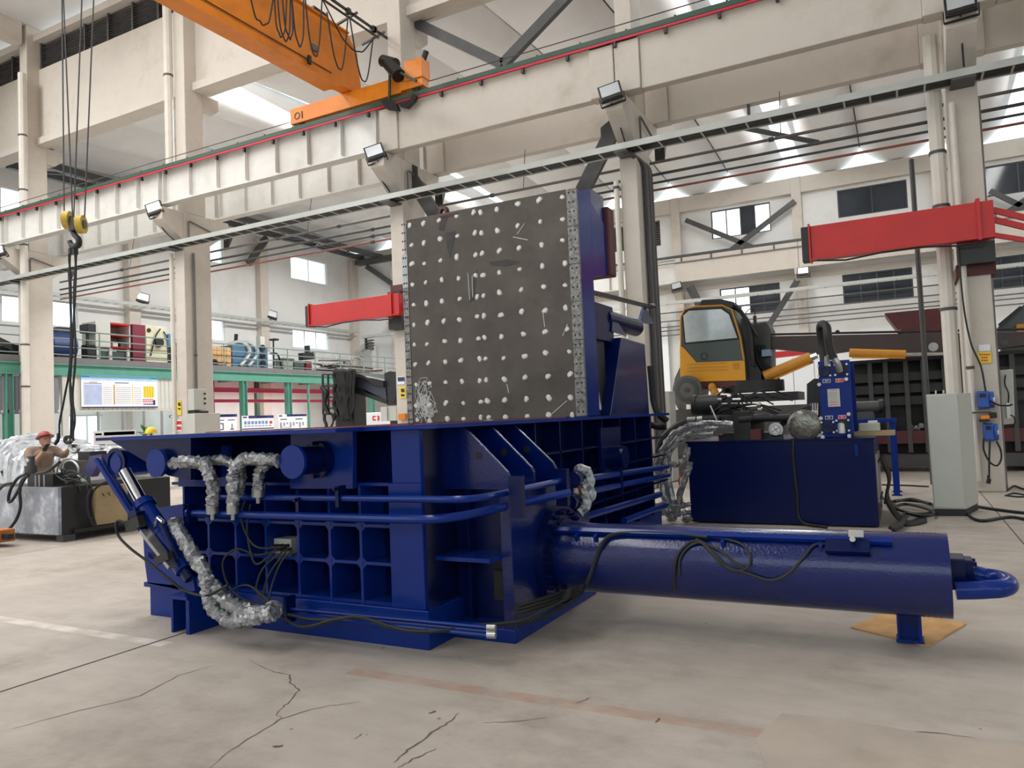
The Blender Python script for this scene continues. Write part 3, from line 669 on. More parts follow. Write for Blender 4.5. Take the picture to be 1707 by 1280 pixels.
for dz, y in ((0,4.42),(.05,4.4),(-.05,4.38)):
    a, b = at(466,1018-dz*100,Y=y), at(812,1052-dz*130,Y=y); G().cyl(a, b, .014, n=8).build('return_pipe', BLUEL, bal); G().cyl(b, b+V((.06,.01,0)), .021, n=10).build('end_fitting', ALU, bal)
p = at(483,1015,Y=4.4); G().obox(p, (.03,0,0), (0,.1,0), (0,0,.2)).build('pipe_clamp', BLUE, bal, smooth=False)
# ---- film-wrapped hoses
def hose(px, r, Y=4.2, film=True, jit=.28):
    P = [at(x, y, Y=(k[0] if k else Y)) for x, y, *k in px]
    return G().tube(curve_pts(P, 9), r, 11, jit=jit if film else 0).build('wrapped_hose' if film else 'hose', PLASTIC if film else BLACK, bal)
hose([(286,772),(315,769),(338,773),(350,792),(355,820),(354,842)], .048); hose([(345,768),(368,766),(386,772),(402,785)], .04, 4.3)
hose([(466,768),(440,765),(410,765),(394,778),(389,800),(388,842)], .046); hose([(448,772),(434,782),(431,800),(430,815)], .042, 4.28); hose([(398,775),(402,800),(398,822)], .04, 4.3)
for x, y, yy in ((354,848,4.3),(388,848,4.3),(430,820,4.35)): p = at(x, y, Y=yy); G().cyl(p+V((0,0,.03)), p+V((0,0,-.04)), .05, n=14).cyl(p+V((0,0,-.04)), p+V((0,0,-.09)), .016, n=8).build('hose_fitting', ALU, bal)
hose([(290,865),(300,890),(318,918),(336,945),(350,972),(372,998),(402,1015),(432,1022),(456,1018)], .055, 4.12); hose([(345,965),(346,990),(356,1016),(382,1034),(412,1034),(440,1026),(458,1022)], .05, 4.08)
p = at(456,1016,Y=4.2); G().ball(p, .08, 12, 8, (1.1,.8,.9)).build('film_wrapping', PLASTIC, bal)
# ---- junction box with its black cables
jb = G().obox(at(481,908,Y=4.72), (.21,0,0), (0,.16,0), (0,0,.125)).build('junction_box', LGREY, bal, smooth=False, bevel=.006)
for i in range(6):
    p = at(464+i*4.5, 909+(i % 2)*6, Y=4.6); G().cyl(p, p+V((-.02,-.05,0)), .014, n=8).build('cable_gland', BLACK, jb)
cabs = [[(468,915,4.52),(430,925,4.45),(395,915,4.42),(372,935,4.4),(378,970,4.38),(400,995,4.35),(440,1012,4.3)], [(474,917,4.52),(445,940,4.45),(432,960,4.42),(428,985,4.4),(445,1005,4.35)], [(480,915,4.52),(450,955,4.45),(440,990,4.4),(450,1015,4.3)],
        [(470,912,4.5),(425,910,4.4),(402,865,4.42),(410,830,4.45)], [(466,912,4.5),(430,940,4.42),(418,920,4.42),(412,880,4.45),(418,840,4.5)], [(488,917,4.52),(470,935,4.45),(455,970,4.42),(448,1000,4.36)], [(372,990,4.25),(410,975,4.3),(440,995,4.3),(456,1015,4.25)]]
for c in cabs: G().tube(curve_pts([at(x, y, Y=k) for x, y, k in c], 8), .0085, 6).build('cable', OLIVE, bal)
# ---- raised lid
YL = 7.95
lid = G().box(-5.68, -3.21, YL+.02, YL+.42, 1.64, 4.27)
TL, TR, BR, BL = at(670,367,Y=YL), at(962,313,Y=YL), at(972,692,Y=YL), at(692,706,Y=YL)
LX0, LX1, LZ0, LZ1 = -5.665, -3.21, 1.64, 4.285
lid = G().box(LX0+.02, LX1, YL+.03, YL+.42, LZ0, LZ1-.03).build('lid', BLUEL, bal, smooth=False, bevel=.006)
G().box(LX0+.06, LX1-.13, YL-.01, YL+.03, LZ0, LZ1).build('face_plate', STEELP, lid, smooth=False)
k = 6
for i in range(k):
    z0, z1 = LZ0+(LZ1-LZ0)*i/k, LZ0+(LZ1-LZ0)*(i+1)/k-.006
    for xa, xb in ((LX1-.125, LX1), (LX0-.03, LX0+.055)):
        if xa < -5 and i == k-1: continue
        s = G().box(xa, xb, YL-.015, YL+.03, z0, z1).build('wear_strip', GREASY if (xa > -5 or i < 4) else GALV, lid, smooth=False)
bolt = mesh0('bolt_hole', G().cyl((0,0,0), (0,-.004,0), .012, n=8), BLACKM, False)
for i in range(24):
    z = LZ0+.05+(LZ1-LZ0-.1)*i/23
    for x in (LX1-.09, LX1-.035, LX0-.005, LX0+.03): piece('bolt_hole', bolt, (x, YL-.0155, z), lid)
us = [.025,.115,.225,.335,.447,.49,.595,.72,.85,.975]
wm = []
for s in range(3):
    R = random.Random(s); g = G(); n = 9; ro = [R.uniform(.75,1.2) for _ in range(n)]
    vs = [(0,-.012,0)]+[(.034*ro[i]*math.cos(2*pi*i/n), 0, .034*ro[i]*math.sin(2*pi*i/n)) for i in range(n)]+[(.024*ro[i]*math.cos(2*pi*i/n), -.011, .024*ro[i]*math.sin(2*pi*i/n)) for i in range(n)]
    g.add(vs, [(1+i, 1+(i+1)%n, 1+n+(i+1)%n, 1+n+i) for i in range(n)]+[(0, 1+n+i, 1+n+(i+1)%n) for i in range(n)]); wm.append(mesh0('plug_weld', g, WELD, False))
R = random.Random(3)
for j in range(11):
    for i, u in enumerate(us):
        v = .028+.0985*j if j < 10 else .99
        x = LX0+.06+(LX1-.13-LX0-.06)*u+R.uniform(-.012,.012); z = LZ1-(LZ1-LZ0)*v+R.uniform(-.012,.012)+ (.0 if i else 0)
        piece('plug_weld', wm[(i+j) % 3], (x, YL-.01, z), lid, rot=(0, R.uniform(0,6), 0), scale=[R.uniform(.85,1.2)]*3)
g = G(); R = random.Random(11)
for s in range(16):
    p = at(708+R.uniform(-10,10), 668+R.uniform(-22,22), Y=YL-.014); pts = [p]
    for q in range(7): pts.append(V((p.x+R.uniform(-.1,.1), YL-.014, p.z+R.uniform(-.17,.17))))
    g.tube(curve_pts(pts, 5), .0035, 4)
for a, b in (((920,690),(945,668)),((905,520),(908,545)),((946,540),(938,560)),((855,395),(880,400)),((862,390),(875,372)),((780,455),(783,500)),((787,460),(788,495)),((845,640),(848,655))): g.cyl(at(*a,Y=YL-.013), at(*b,Y=YL-.013), .005, n=4)
g.build('chalk_scribble', CHALK, lid, smooth=False, kind='stuff')
for pp in (((742,388),(760,385),(757,402),(750,431),(745,412)), ((815,437),(845,432),(868,437),(845,444),(820,443)), ((790,462),(795,448),(790,500),(783,505)), ((733,365),(745,362),(740,385),(731,384))): G().prism(xz(pp, YL-.0125), (0,.0024,0)).build('burn_mark', STAIN, lid, smooth=False)
hk = G().prism([(LX1-.35,YL+.42,4.25),(LX1-.35,8.87,4.02),(LX1-.35,8.87,3.4),(LX1-.35,8.45,3.32),(LX1-.35,YL+.42,3.3)], (.35,0,0)).build('hook_block', BLUEL, lid, smooth=False, bevel=.006)
G().box(LX1-.4, LX1+.04, 8.88, 9.1, 3.4, 4.28).build('hook_pad', MAROON, lid, smooth=False, bevel=.02); G().box(LX1-.33, LX1-.01, 8.42, 8.86, 4.03, 4.4).build('hook_cheek', BLUET, lid, smooth=False)
p = at(737,350,Y=8.1); G().ring((p.x, 8.1, 4.35), (0.3,1,0), .085, .045, .05, 20).cyl((p.x,8.1,4.2),(p.x,8.1,4.3),.05,n=10).build('lifting_eye', MAROON, lid); p = at(737,350,Y=7.97)
G().bar(at(733,363,Y=YL), at(763,356,Y=YL), .03, .03).build('weld_bead', MAROON, lid, smooth=False)
# ---- hinge tower behind the lid
zt = at(1050,569,X=-3.25).z
tw_ = G().prism([(-4.9,8.75,1.632),(-4.9,10.35,1.632),(-4.9,10.3,zt),(-4.9,9.3,zt+.02)], (1.68,0,0)).build('hinge_tower', BLUET, bal, smooth=False, bevel=.008)
G().box(-4.6, -3.3, 8.6, 9.25, zt-.05, zt+.42).build('hinge_block', BLUE, tw_, smooth=False, bevel=.01)
G().box(-4.5, -3.35, 8.5, 9.0, 1.64, zt-.05).build('gap_shade_block', BLACKM, tw_, smooth=False)  # solid black block painted as the shade in the gap below the hinge
a, b = at(1030,538,X=-3.4), at(1086,549,X=-3.4); G().cyl((-3.4,9.1,a.z), (-3.4,10.45,a.z), .13, n=24).build('lid_cylinder', BLUE, tw_)
G().prism([at(1075,508,X=-3.35), at(1090,540,X=-3.35), at(1066,538,X=-3.35)], (-.04,0,0)).build('cylinder_lug', BLUET, tw_, smooth=False)
a, b = at(982,486,X=-3.3), at(1086,512,X=-3.3); G().bar(a, b, .05, .05).build('stay_bar', BLACKM, tw_, smooth=False); G().cyl(b+V((0,-.1,0)), b+V((0,.12,.03)), .04, n=8).build('stay_eye', BLACKM, tw_)
G().prism([at(1020,552,X=-3.28), at(1045,560,X=-3.28), at(1022,525,X=-3.28)], (-.03,0,0)).build('cylinder_bracket', BLUET, tw_, smooth=False)
p = at(993,655,X=-3.3); G().cyl(p, p+V((0,.05,-.2)), .05, n=10).build('grease_fitting', CHROME, tw_)
# ---- main ram cylinder
CY, CZ, CR = 5.65, .508, .2715
X0, X1 = XF, .2
mc = G().cyl((X0, CY, CZ), (X1, CY, CZ), CR, n=64).build('main_cylinder', BLUET, bal)
G().ring((X0, CY, CZ), (1,0,0), .41, .27, .07, 48).build('flange', BLUE, mc); G().ring((X0+.07, CY, CZ), (1,0,0), .3, .26, .03, 48).build('collar', BLUE, mc)
for k in range(22):
    a = 2*pi*k/22; y, z = CY+math.cos(a)*.36, CZ+math.sin(a)*.36; G().cyl((X0+.07,y,z), (X0+.11,y,z), .022, n=6).cyl((X0+.11,y,z), (X0+.125,y,z), .012, n=8).build('bolt', BLUE, mc, smooth=False)
for x in (.03, .06, .1, .13): G().ring((x, CY, CZ), (1,0,0), CR+.003, CR-.01, .006 if x > .05 else .012, 64).build('weld_ring', BLUET, mc)
def cp(x, th, dr=0): a = math.radians(th); return V((x, CY-(CR+dr)*math.cos(a), CZ+(CR+dr)*math.sin(a)))
rl = G().bar(cp(X0+.07, 54, .03), cp(-.12, 54, .03), .032, .016, up=(0,-.6,.8)).bar(cp(X0+.07, 50, .026), cp(-.12, 50, .026), .01, .03, up=(0,-.6,.8)).build('sensor_rail', BLUEL, mc, smooth=False)
for x in (-2.33, -2.17, -1.2, -.55): G().bar(cp(x, 56, -.01), cp(x, 38, .02), .02, .05).build('rail_bracket', BLUEL, mc, smooth=False)
G().bar(cp(-.52, 42, .03), cp(-.25, 42, .03), .1, .03, up=(0,-.7,.7)).build('sensor_mount', BLUE, mc, smooth=False)
G().obox(cp(-.33, 55, .075), (.09,0,0), (0,.03,0), (0,0,.04)).cyl(cp(-.35, 50, .05), cp(-.35, 44, .1), .018, n=8).build('limit_sensor', LGREY, mc, smooth=False)
def oncyl(x, y, off=.014):
    d = FW+RT*((x-853.5)/F_PX)+UP*((640-y)/F_PX); R_ = CR+off
    a = d.y**2+d.z**2; b = 2*(d.y*(CAM.y-CY)+d.z*(CAM.z-CZ)); c = (CAM.y-CY)**2+(CAM.z-CZ)**2-R_**2; D = b*b-4*a*c
    if D < 0: return CAM+d*((CY-CAM.y)/d.y)
    return CAM+d*((-b-math.sqrt(D))/(2*a))
c1 = [at(468,1026,Y=4.25), at(505,1046,Y=4.25), at(560,1034,Y=4.25), at(600,1029,Y=4.27), at(650,1044,Y=4.3), at(690,1053,Y=4.3), at(740,1052,Y=4.35), at(800,1044,X=-2.75), at(858,1040,X=-2.55), at(905,1030,X=-2.45), at(950,1006,X=-2.35), at(975,980,Y=5.34)]+[oncyl(x,y) for x, y in ((990,945),(1002,912),(1020,893),(1060,889),(1120,891),(1180,897))]
for dx in (0, .02): G().tube(curve_pts([p+V((0,-dx,dx*.6)) for p in c1], 7), .009, 7).build('control_cable', OLIVE, mc)
c2 = [at(480,1024,Y=4.3), at(530,1033,Y=4.3), at(600,1030,Y=4.3), at(650,1046,Y=4.33), at(700,1051,Y=4.33), at(760,1044,X=-2.9), at(860,1036,X=-2.52), at(900,1020,X=-2.4), at(960,990,X=-2.3), at(975,978,Y=5.36)]
G().tube(curve_pts(c2, 7), .01, 7).build('control_cable', OLIVE, mc)
for pp in (((1125,985),(1124,955),(1130,925),(1148,905),(1165,902),(1180,915),(1195,932),(1215,948),(1235,951),(1250,940),(1248,920),(1232,905),(1200,897),(1165,895)), ((1132,960),(1134,930),(1150,910),(1170,905),(1190,922),(1215,945),(1245,955),(1285,967),(1315,955),(1340,928),(1358,908),(1385,908),(1420,912),(1452,905)), ((1160,898),(1200,918),(1222,935),(1240,946))):
    G().tube(curve_pts([oncyl(x, y) for x, y in pp], 7), .0095, 7).build('control_cable', OLIVE, mc)
bundle = [at(862,1010,X=-2.5), at(905,998,X=-2.42), at(945,985,X=-2.35), at(975,975,X=-2.2)]
for d in (0, .03, .06): G().tube(curve_pts([p+V((0,-d,-d*.7)) for p in bundle], 6), .016, 7).build('control_cable', BLACK, mc)
# end port and U bend
ez = CZ+.0
G().obox((X1+.045, CY+.05, ez+.02), (.09,0,0), (0,.22,0), (0,0,.2)).build('end_port', BLUE, mc, smooth=False, bevel=.008); G().obox((X1+.11, CY+.07, ez+.02), (.05,0,0), (0,.17,0), (0,0,.17)).build('port_flange', BLUE, mc, smooth=False, bevel=.008)
for dy in (-.06, .06):
    for dz in (-.06, .06): G().cyl((X1+.13, CY+.07+dy, ez+.02+dz), (X1+.155, CY+.07+dy, ez+.02+dz), .016, n=6).build('bolt', BLUE, mc, smooth=False)
pts = [V((X1+.13, CY+.07, ez+.01)), V((X1+.16, CY+.07, ez))]
for k in range(9): a = pi/2-pi*k/8; pts.append(V((X1+.2+.115*math.cos(a), CY-.04+.12*math.sin(a), ez-.01-.03*k/8)))
pts += [V((X1+.14, CY-.155, ez-.05)), V((X1+.02, CY-.16, ez-.06))]
G().tube(curve_pts(pts, 4), .056, 16).build('bend_pipe', BLUEL, mc)
ft = G().box(-.14,.03,5.78,5.92,.012,.03).box(-.13,-.115,5.79,5.92,.03,.33).box(.0,.02,5.79,5.92,.03,.33).box(-.115,.0,5.86,5.875,.03,.33).build('support_foot', BLUEL, mc, smooth=False)
# wood board under the foot, hard hat on the rim
tag(G().prism([(-.44,6.06,0),(.05,5.76,0),(.31,6.42,0),(-.18,6.71,0)], (0,0,.012)).build('plywood_board', WOOD, None, smooth=False), 'scuffed plywood offcut on the floor under the blue cylinder foot', 'board')
# ================================================================ overhead crane
oc = thing('overhead_crane', 'orange overhead travelling crane with one girder and end carriage', 'crane', (-12.1, 15.12, 9.8))
ec = G().box(-14.27, -10.6, 14.98, 15.26, 9.84, 10.26).box(-10.6, -9.95, 14.98, 15.26, 9.88, 10.1).build('end_carriage', ORANGE, oc, smooth=False, bevel=.01)
for x in (-13.95, -10.2): G().cyl((x,15.05,9.93), (x,15.19,9.93), .13, n=20).build('wheel', BLACKM, ec)
G().ring((-14.02, 14.97, 10.03), (0,1,0), .1, .07, .015, 18).box(-13.86,-13.83,14.965,14.98,9.93,10.12).build('wheel_cover', BLACKM, ec)
gd = G().prism([(-12.5,-9,10.18),(-12.5,14.35,10.18),(-12.5,14.75,10.27),(-12.5,15.4,10.27),(-12.5,15.25,11.35),(-12.5,14.9,11.72),(-12.5,-9,11.72)], (.36,0,0)).build('girder', ORANGE, oc, smooth=False, bevel=.008)
G().box(-12.56, -12.08, -9, 14.4, 10.13, 10.18).build('bottom_flange', ORANGE, gd, smooth=False); G().box(-12.55, -12.09, -9, 14.9, 11.72, 11.76).build('top_flange', ORANGE, gd, smooth=False)
G().cyl((-12.12,-9,10.42), (-12.12,14.2,10.42), .012, n=5).build('pull_wire', BLACKM, gd)
G().box(-12.14,-12.08,13.5,13.68,10.72,10.86).build('rating_plate', PIPEG, gd, smooth=False); G().obox((-12.06,13.35,10.38), (.06,0,0), (0,.09,0), (0,0,.2)).build('limit_switch', BLACKM, gd, smooth=False)
XR = -11.6
ra, rb_ = at(540,-4,X=XR), at(645,62,X=XR); zr = (ra.z+rb_.z)/2
fr = G().box(XR-.02, XR+.02, -9, rb_.y, zr, zr+.06).box(XR-.22, XR-.18, -9, rb_.y-.1, zr+.03, zr+.07).build('festoon_rail', BLACKM, oc, smooth=False)
for y in (rb_.y-.3, rb_.y-1.4, rb_.y-3.4): G().bar((-12.2,y,11.74), (XR+.15,y,zr+.03), .05, .05).build('rail_bracket', BLACKM, oc, smooth=False)
for (xa,ya),(xm,ym),(xb,yb) in (((416,-10),(438,42),(456,-6)),((457,-10),(468,62),(478,-6)),((462,-10),(476,69),(484,-6)),((470,-10),(484,66),(486,-8)),((486,-10),(500,78),(506,-4)),((508,-10),(525,93),(537,-4)),((534,-8),(590,84),(624,62)),((545,20),(566,115),(580,28)),((583,30),(606,135),(622,62))):
    A_, M_, B2 = at(xa,ya,X=XR), at(xm,ym,X=XR), at(xb,yb,X=XR)
    G().tube(curve_pts([A_, A_.lerp(M_, .6)+V((0,-.06,-.12)), M_+V((0,(A_.y-M_.y)*.22,.06)), M_, M_+V((0,(B2.y-M_.y)*.25,.06)), B2.lerp(M_, .6)+V((0,.06,-.12)), B2], 6), .018, 6).build('festoon_cable', BLACK, oc)
    G().box(XR-.04, XR+.06, B2.y-.06, B2.y+.06, zr-.05, zr+.08).build('festoon_trolley', BLACKM, oc, smooth=False)
G().tube(curve_pts([rb_, at(654,75,X=-11.4), at(658,100,X=-11.3), at(664,124,Y=14.95)], 6), .022, 6).build('power_cable', BLACK, oc)
G().box(-12.35,-12.1,13.6,14.1,11.76,11.85).build('end_bracket', BLACKM, oc, smooth=False)
mg = G().obox((-10.2,15.12,10.32), (.55,0,0), (0,.36,0), (0,0,.5)).build('gearbox', ORANGE, oc, smooth=False, bevel=.02)
G().cyl((-10.9,14.95,10.62), (-10.55,14.85,10.2), .17, n=18).cyl((-11.2,15.1,10.85), (-10.75,15.0,10.6), .15, n=18).build('travel_motor', BLACK, oc)
G().cyl((-9.98,15.1,10.55), (-9.88,15.1,10.75), .07, n=8).build('buffer', BLACK, oc)
P = [at(650,112,Y=14.85), at(649,166,Y=14.85), at(694,135,Y=14.85)]
ca = G().bar(P[0], P[1], .05, .05).bar(P[0], P[2], .06, .06).build('collector_arm', DGREEN, oc, smooth=False)
for pts in (((634,168),(645,182),(664,184),(660,172),(646,163)), ((664,171),(668,178),(678,180),(690,168),(694,160),(688,155),(684,165))): G().prism(xz(pts, 14.8), (0,.1,0)).build('current_collector', BLACK, ca, smooth=False)
# ================================================================ hook block and slings
HX, HY = -12.4, 7.75
hb = thing('hook_block', 'yellow twin sheave hook block hanging on steel ropes over the worker', 'hook block', (HX, HY, 5.3))
def hp(x, y, dy=0): return at(x, y, Y=HY+dy)
for x, y in ((113,367),(135,374)):
    p = hp(x, y); ax = V((.8,.55,0)).normalized(); s = G().cyl(p-ax*.05, p+ax*.05, .155, n=24).build('sheave', SHEAVE, hb); G().cyl(p-ax*.065, p+ax*.065, .075, n=16).build('hub', BLACKM, s)
G().obox(hp(124,376), (.16,0,0), (0,.12,0), (0,0,.2)).build('yoke', BLACKM, hb, smooth=False, bevel=.02)
G().tube(curve_pts([hp(122,386), hp(125,392), hp(131,399), hp(131,407), hp(125,411), hp(119,408), hp(116,401)], 6), [.05]*3*6+[.055]*8+[.05]*5+[.04]*5+[.02], 10).build('hook', BLACK, hb)
for (x0, x1) in ((103,107),(104,121),(138,123),(158,141)): G().cyl(hp(x1,362), at(x0,-45,Y=HY), .013, n=6).build('rope', DKSTEEL, hb)
sl = thing('wire_sling', 'black wire rope slings hanging from the crane hook down to the worker', 'sling', hp(122,410))
for pts in (((121,408),(117,420),(116,470),(119,560),(116,620),(119,660),(118,730)), ((123,408),(125,420),(126,470),(119,600),(117,650),(121,700),(122,735)), ((119,410),(115,425),(118,480),(117,600),(108,660),(100,700),(99,722)), ((124,409),(127,425),(123,500),(126,590),(121,660),(125,700),(119,732))):
    G().tube(curve_pts([hp(x, y) for x, y in pts], 8), .019, 6, jit=.1).build('sling_leg', BLACK, sl)
G().cyl(hp(119,415), hp(119,424), .05, n=8).cyl(hp(125,415), hp(125,424), .05, n=8).build('ferrule', BLACKM, sl)
G().tube(curve_pts([hp(122,732), hp(116,738), hp(117,747), hp(122,753), hp(128,752), hp(131,746)], 6), .032, 10).build('lower_hook', ALU, sl); G().ring(hp(116,733), (.4,-1,0), .075, .035, .06, 16).build('shackle', BLACKM, sl)
G().tube(curve_pts([hp(98,722), hp(97,732), hp(92,740)], 5), .03, 8).build('lower_hook', BLACKM, sl)
# ================================================================ worker
SKIN = M('skin', (196,146,122), .55, var=.05); SHIRT = M('khaki_work_shirt', (150,128,112), .85, var=.1, vs=14, bump=.3, bs=18); TROU = M('dark_work_trousers', (58,58,66), .85, var=.1); GLOVE = M('dark_work_glove', (60,52,50), .8, var=.12); HAT = M('red_hard_hat_shell', (156,52,50), .35, var=.04); HAIR = M('black_hair', (26,22,20), .6); SHOE = M('black_shoe', (30,28,28), .5); EYEM = M('eye_dark', (30,24,22), .3, var=0)
wx, wy = at(72,760,Y=8.1).x, 8.1
wk = thing('person', 'worker in red hard hat and khaki shirt reaching for the sling hooks', 'person', (0, 0, 0))
def remesh(o, vx=.012):
    m = o.modifiers.new('remesh', 'REMESH'); m.mode = 'VOXEL'; m.voxel_size = vx; m.use_smooth_shade = True
    s = o.modifiers.new('smooth', 'SMOOTH'); s.iterations = 3; s.factor = .5; return o
def T(g, pts, r): return g.tube(curve_pts([V(p) for p in pts], 4), sum([[r[i]+(r[i+1]-r[i])*k/4 for k in range(4)] for i in range(len(r)-1)], [])+[r[-1]], 12)
def hand(g, w, d, palm, side=1, curl=.6):
    w, d, palm = V(w), V(d).normalized(), V(palm).normalized(); s = d.cross(palm)*side; e = w+d*.085
    g.obox(w+d*.045, d*.1, s*.08, palm*.03)
    for i, (off, ln) in enumerate(((-.03,.065),(-.01,.075),(.011,.07),(.031,.055))):
        a = e+s*off; b = a+(d*(1-curl*.3)+palm*curl*.4).normalized()*ln*.5; c = b+(d*(1-curl)+palm*curl).normalized()*ln*.5
        g.tube([a-d*.015, a, b, c], [.011,.0105,.01,.008], 7)
    a = w+d*.03-s*.035; b = a+(d*.6-s*.7+palm*.4).normalized()*.04; g.tube([a+s*.01, a, b, b+(d+palm*.5).normalized()*.03], [.013,.012,.011,.008], 7); return g
hx, hz0 = .05, 1.56
FD = V((.86,-.5,.08)).normalized(); SD = V((-FD.y, FD.x, 0)).normalized(); HC = V((hx,-.02,hz0))
def hd(f, sd, u): return HC+FD*f+SD*sd+V((0,0,u))
g = G(); g.ball(HC, .095, 18, 14, (1.0,.9,1.18)); g.ball(hd(.035,0,-.065), .06, 14, 10, (.95,.9,.9))
g.tube([(hx-.02,0,1.4), (hx-.005,-.01,1.5)], .058, 12)
g.prism([hd(.085,0,.025), hd(.12,.002,-.02), hd(.088,.02,-.026), hd(.088,-.02,-.026)], FD*.004)
g.tube([hd(.082,-.026,-.06), hd(.092,0,-.058), hd(.082,.026,-.06)], .009, 6); g.ball(hd(-.005,-.088,-.01), .022, 8, 6, (.9,.5,1.3)); g.ball(hd(-.005,.088,-.01), .022, 8, 6, (.9,.5,1.3))
g.tube([hd(.078,-.05,.03), hd(.088,-.02,.034)], .008, 6); g.tube([hd(.078,.05,.03), hd(.088,.02,.034)], .008, 6)
body_parts = [g]
# bare forearms
rs, re, rh = (-.13,-.16,1.37), (.02,-.33,1.12), (.22,-.32,1.38); ls, le, lh = (.12,.13,1.37), (.3,.12,1.27), (.47,.02,1.41)
T(g, [re, (.11,-.33,1.24), rh], [.05,.044,.03]); T(g, [le, (.38,.07,1.34), lh], [.048,.042,.03])
wb = remesh(g.build('body', SKIN, wk), .009)
g = G(); hand(g, rh, (.35,.1,.9), (.9,-.1,-.2), 1, .8); hand(g, lh, (.8,-.3,.45), (.3,-.2,-.9), -1, .6); g.build('gloves', GLOVE, wk)
g = G(); T(g, [(0,0,.93),(-.01,0,1.08),(0,0,1.24),(.01,0,1.36),(.03,-.005,1.43)], [.155,.15,.17,.165,.075]); g.ball((.0,-.01,1.3), .17, 16, 12, (.85,1.15,.75))
T(g, [(-.02,-.06,1.37), rs, (-.07,-.27,1.25), re], [.09,.085,.07,.06]); T(g, [(.04,.05,1.37), ls, (.21,.14,1.31), le], [.09,.085,.07,.06]); T(g, [re, (.06,-.33,1.18)], [.06,.055])
T(g, [le, (.37,.075,1.33)], [.06,.05])
remesh(g.build('shirt', SHIRT, wk), .013); G().tube([(.0,-.02,1.425),(.08,-.05,1.42),(.1,.03,1.42),(.03,.06,1.43),(-.03,.02,1.44)], .016, 6, closed=True).build('collar', SHIRT, wk)
g = G(); g.ball((0,0,.93), .16, 16, 10, (1,1.1,.8)); T(g, [(-.04,-.09,.9),(.0,-.11,.5),(-.05,-.12,.09)], [.1,.075,.055]); T(g, [(.04,.09,.9),(.08,.1,.5),(.03,.12,.09)], [.1,.075,.055]); remesh(g.build('trousers', TROU, wk), .014)
for x, y in ((-.05,-.12),(.03,.12)): G().ball((x+.05,y,.045), .07, 12, 8, (1.9,.75,.85), -.64).build('shoe', SHOE, wk)
h = G(); h.ball((0,0,0), .118, 20, 12, (1.12,1.0,1.0), 0); h.ring((.02,0,-.004), (0,0,1), .145, .1, .01, 24)
rot = Matrix.Rotation(math.atan2(FD.y, FD.x), 4, 'Z') @ Matrix.Rotation(-.32, 4, 'Y')
h.v = [rot @ p + hd(-.02,0,.045) for p in h.v]; h.build('hard_hat', HAT, wk)
G().ball(hd(-.025,0,.01), .09, 14, 10, (.95,.95,.8)).build('hair', HAIR, wk)
for y in (-.034,.034): G().ball(hd(.084,y,.014), .011, 8, 6, (.8,1.0,.7)).build('eye', EYEM, wk)
wk.location = (wx, wy, 0); wk.rotation_euler = (0, 0, YAW); wk.scale = (1.03,)*3
# ================================================================ machine on the left
hs = thing('hydraulic_station', 'black hydraulic tank with scuffed grey end plate beside the worker', 'hydraulic unit', (-12.6, 8.2, 0))
SCUFF = M('scuffed_grey_plate', (158,164,176), .4, .15, var=.2, vs=5, dirt=(226,230,236), da=.8, ds=5)
G().box(-14.6, -11.8, 7.15, 7.7, .1, .86).box(-12.9, -11.8, 7.7, 9.1, .1, .86).build('tank', BLACKM, hs, smooth=False, bevel=.01)
G().box(-14.6, -11.82, 7.09, 7.145, .12, .86).build('end_plate', SCUFF, hs, smooth=False)
for x in (-11.9, -14.5):
    for y in ((7.15, 8.9) if x > -13 else (7.15, 7.48)): G().box(x-.07, x+.1, y, y+.2, 0, .12).build('foot', DKSTEEL, hs, smooth=False)
G().box(-11.8, -11.74, 7.3, 9.0, .13, .18).build('base_channel', BLACKM, hs, smooth=False)
q = [at(160,811,X=-11.7), at(213,806,X=-11.7), at(213,868,X=-11.7), at(158,876,X=-11.7)]
G().prism(q, (-.1,0,0)).build('access_panel', BEIGE, hs, smooth=False, bevel=.008)
for k in range(3): p = at(171+k*10,822-k,X=-11.69); G().tube([p, p+V((.02,0,-.03)), p+V((0,.03,-.05))], .008, 6).build('panel_hook', BLACKM, hs)
def top(x, y, Y): return at(x, y, Y=Y)
def box_px(x0, y0, x1, y1, Y, d):
    a, b = at(x0, y1, Y=Y), at(x1, y0, Y=Y); return (a.x, b.x, Y, Y+d, min(a.z, b.z), max(a.z, b.z))
G().box(*box_px(108,768,130,792,7.7,.3)).build('valve_block', PIPEG, hs, smooth=False, bevel=.01)
p = at(118,778,Y=7.6); G().cyl(p, p+V((-.5,.25,0)), .13, n=18).build('pump_motor', DKSTEEL, hs); G().tube(curve_pts([at(104,790,Y=7.5), at(108,772,Y=7.5), at(120,768,Y=7.5), at(130,778,Y=7.5), at(131,792,Y=7.5)], 5), .018, 7).build('steel_pipe', ALU, hs)
p = at(52,790,Y=7.4); G().cyl(p, p+V((0,0,.14)), .1, n=16).cyl(p+V((0,0,.14)), p+V((0,0,.3)), .06, n=14).build('filler_cap', DKSTEEL, hs); p = at(51,767,Y=7.4); G().ball(p, .07, 12, 8).build('breather', LGREY, hs)
G().prism(xz(((136,793),(150,760),(170,757),(152,795)), 7.6), (0,.12,0)).build('lever_plate', M('violet_blue_paint', (64,60,110), .45), hs, smooth=False)
G().box(*box_px(130,753,150,770,7.9,.3)).build('valve_block', BLACKM, hs, smooth=False); G().box(*box_px(46,790,88,812,7.3,.4)).build('bracket', BLACKM, hs, smooth=False)
for x in (60, 66, 74): p = at(x,812,Y=7.25); G().cyl(p, p+V((0,0,.2)), .015, n=7).build('stud', ALU, hs)
G().cyl(at(94,792,Y=7.5), at(99,762,Y=7.5), .016, n=7).build('lever', ALU, hs)
R = random.Random(5)
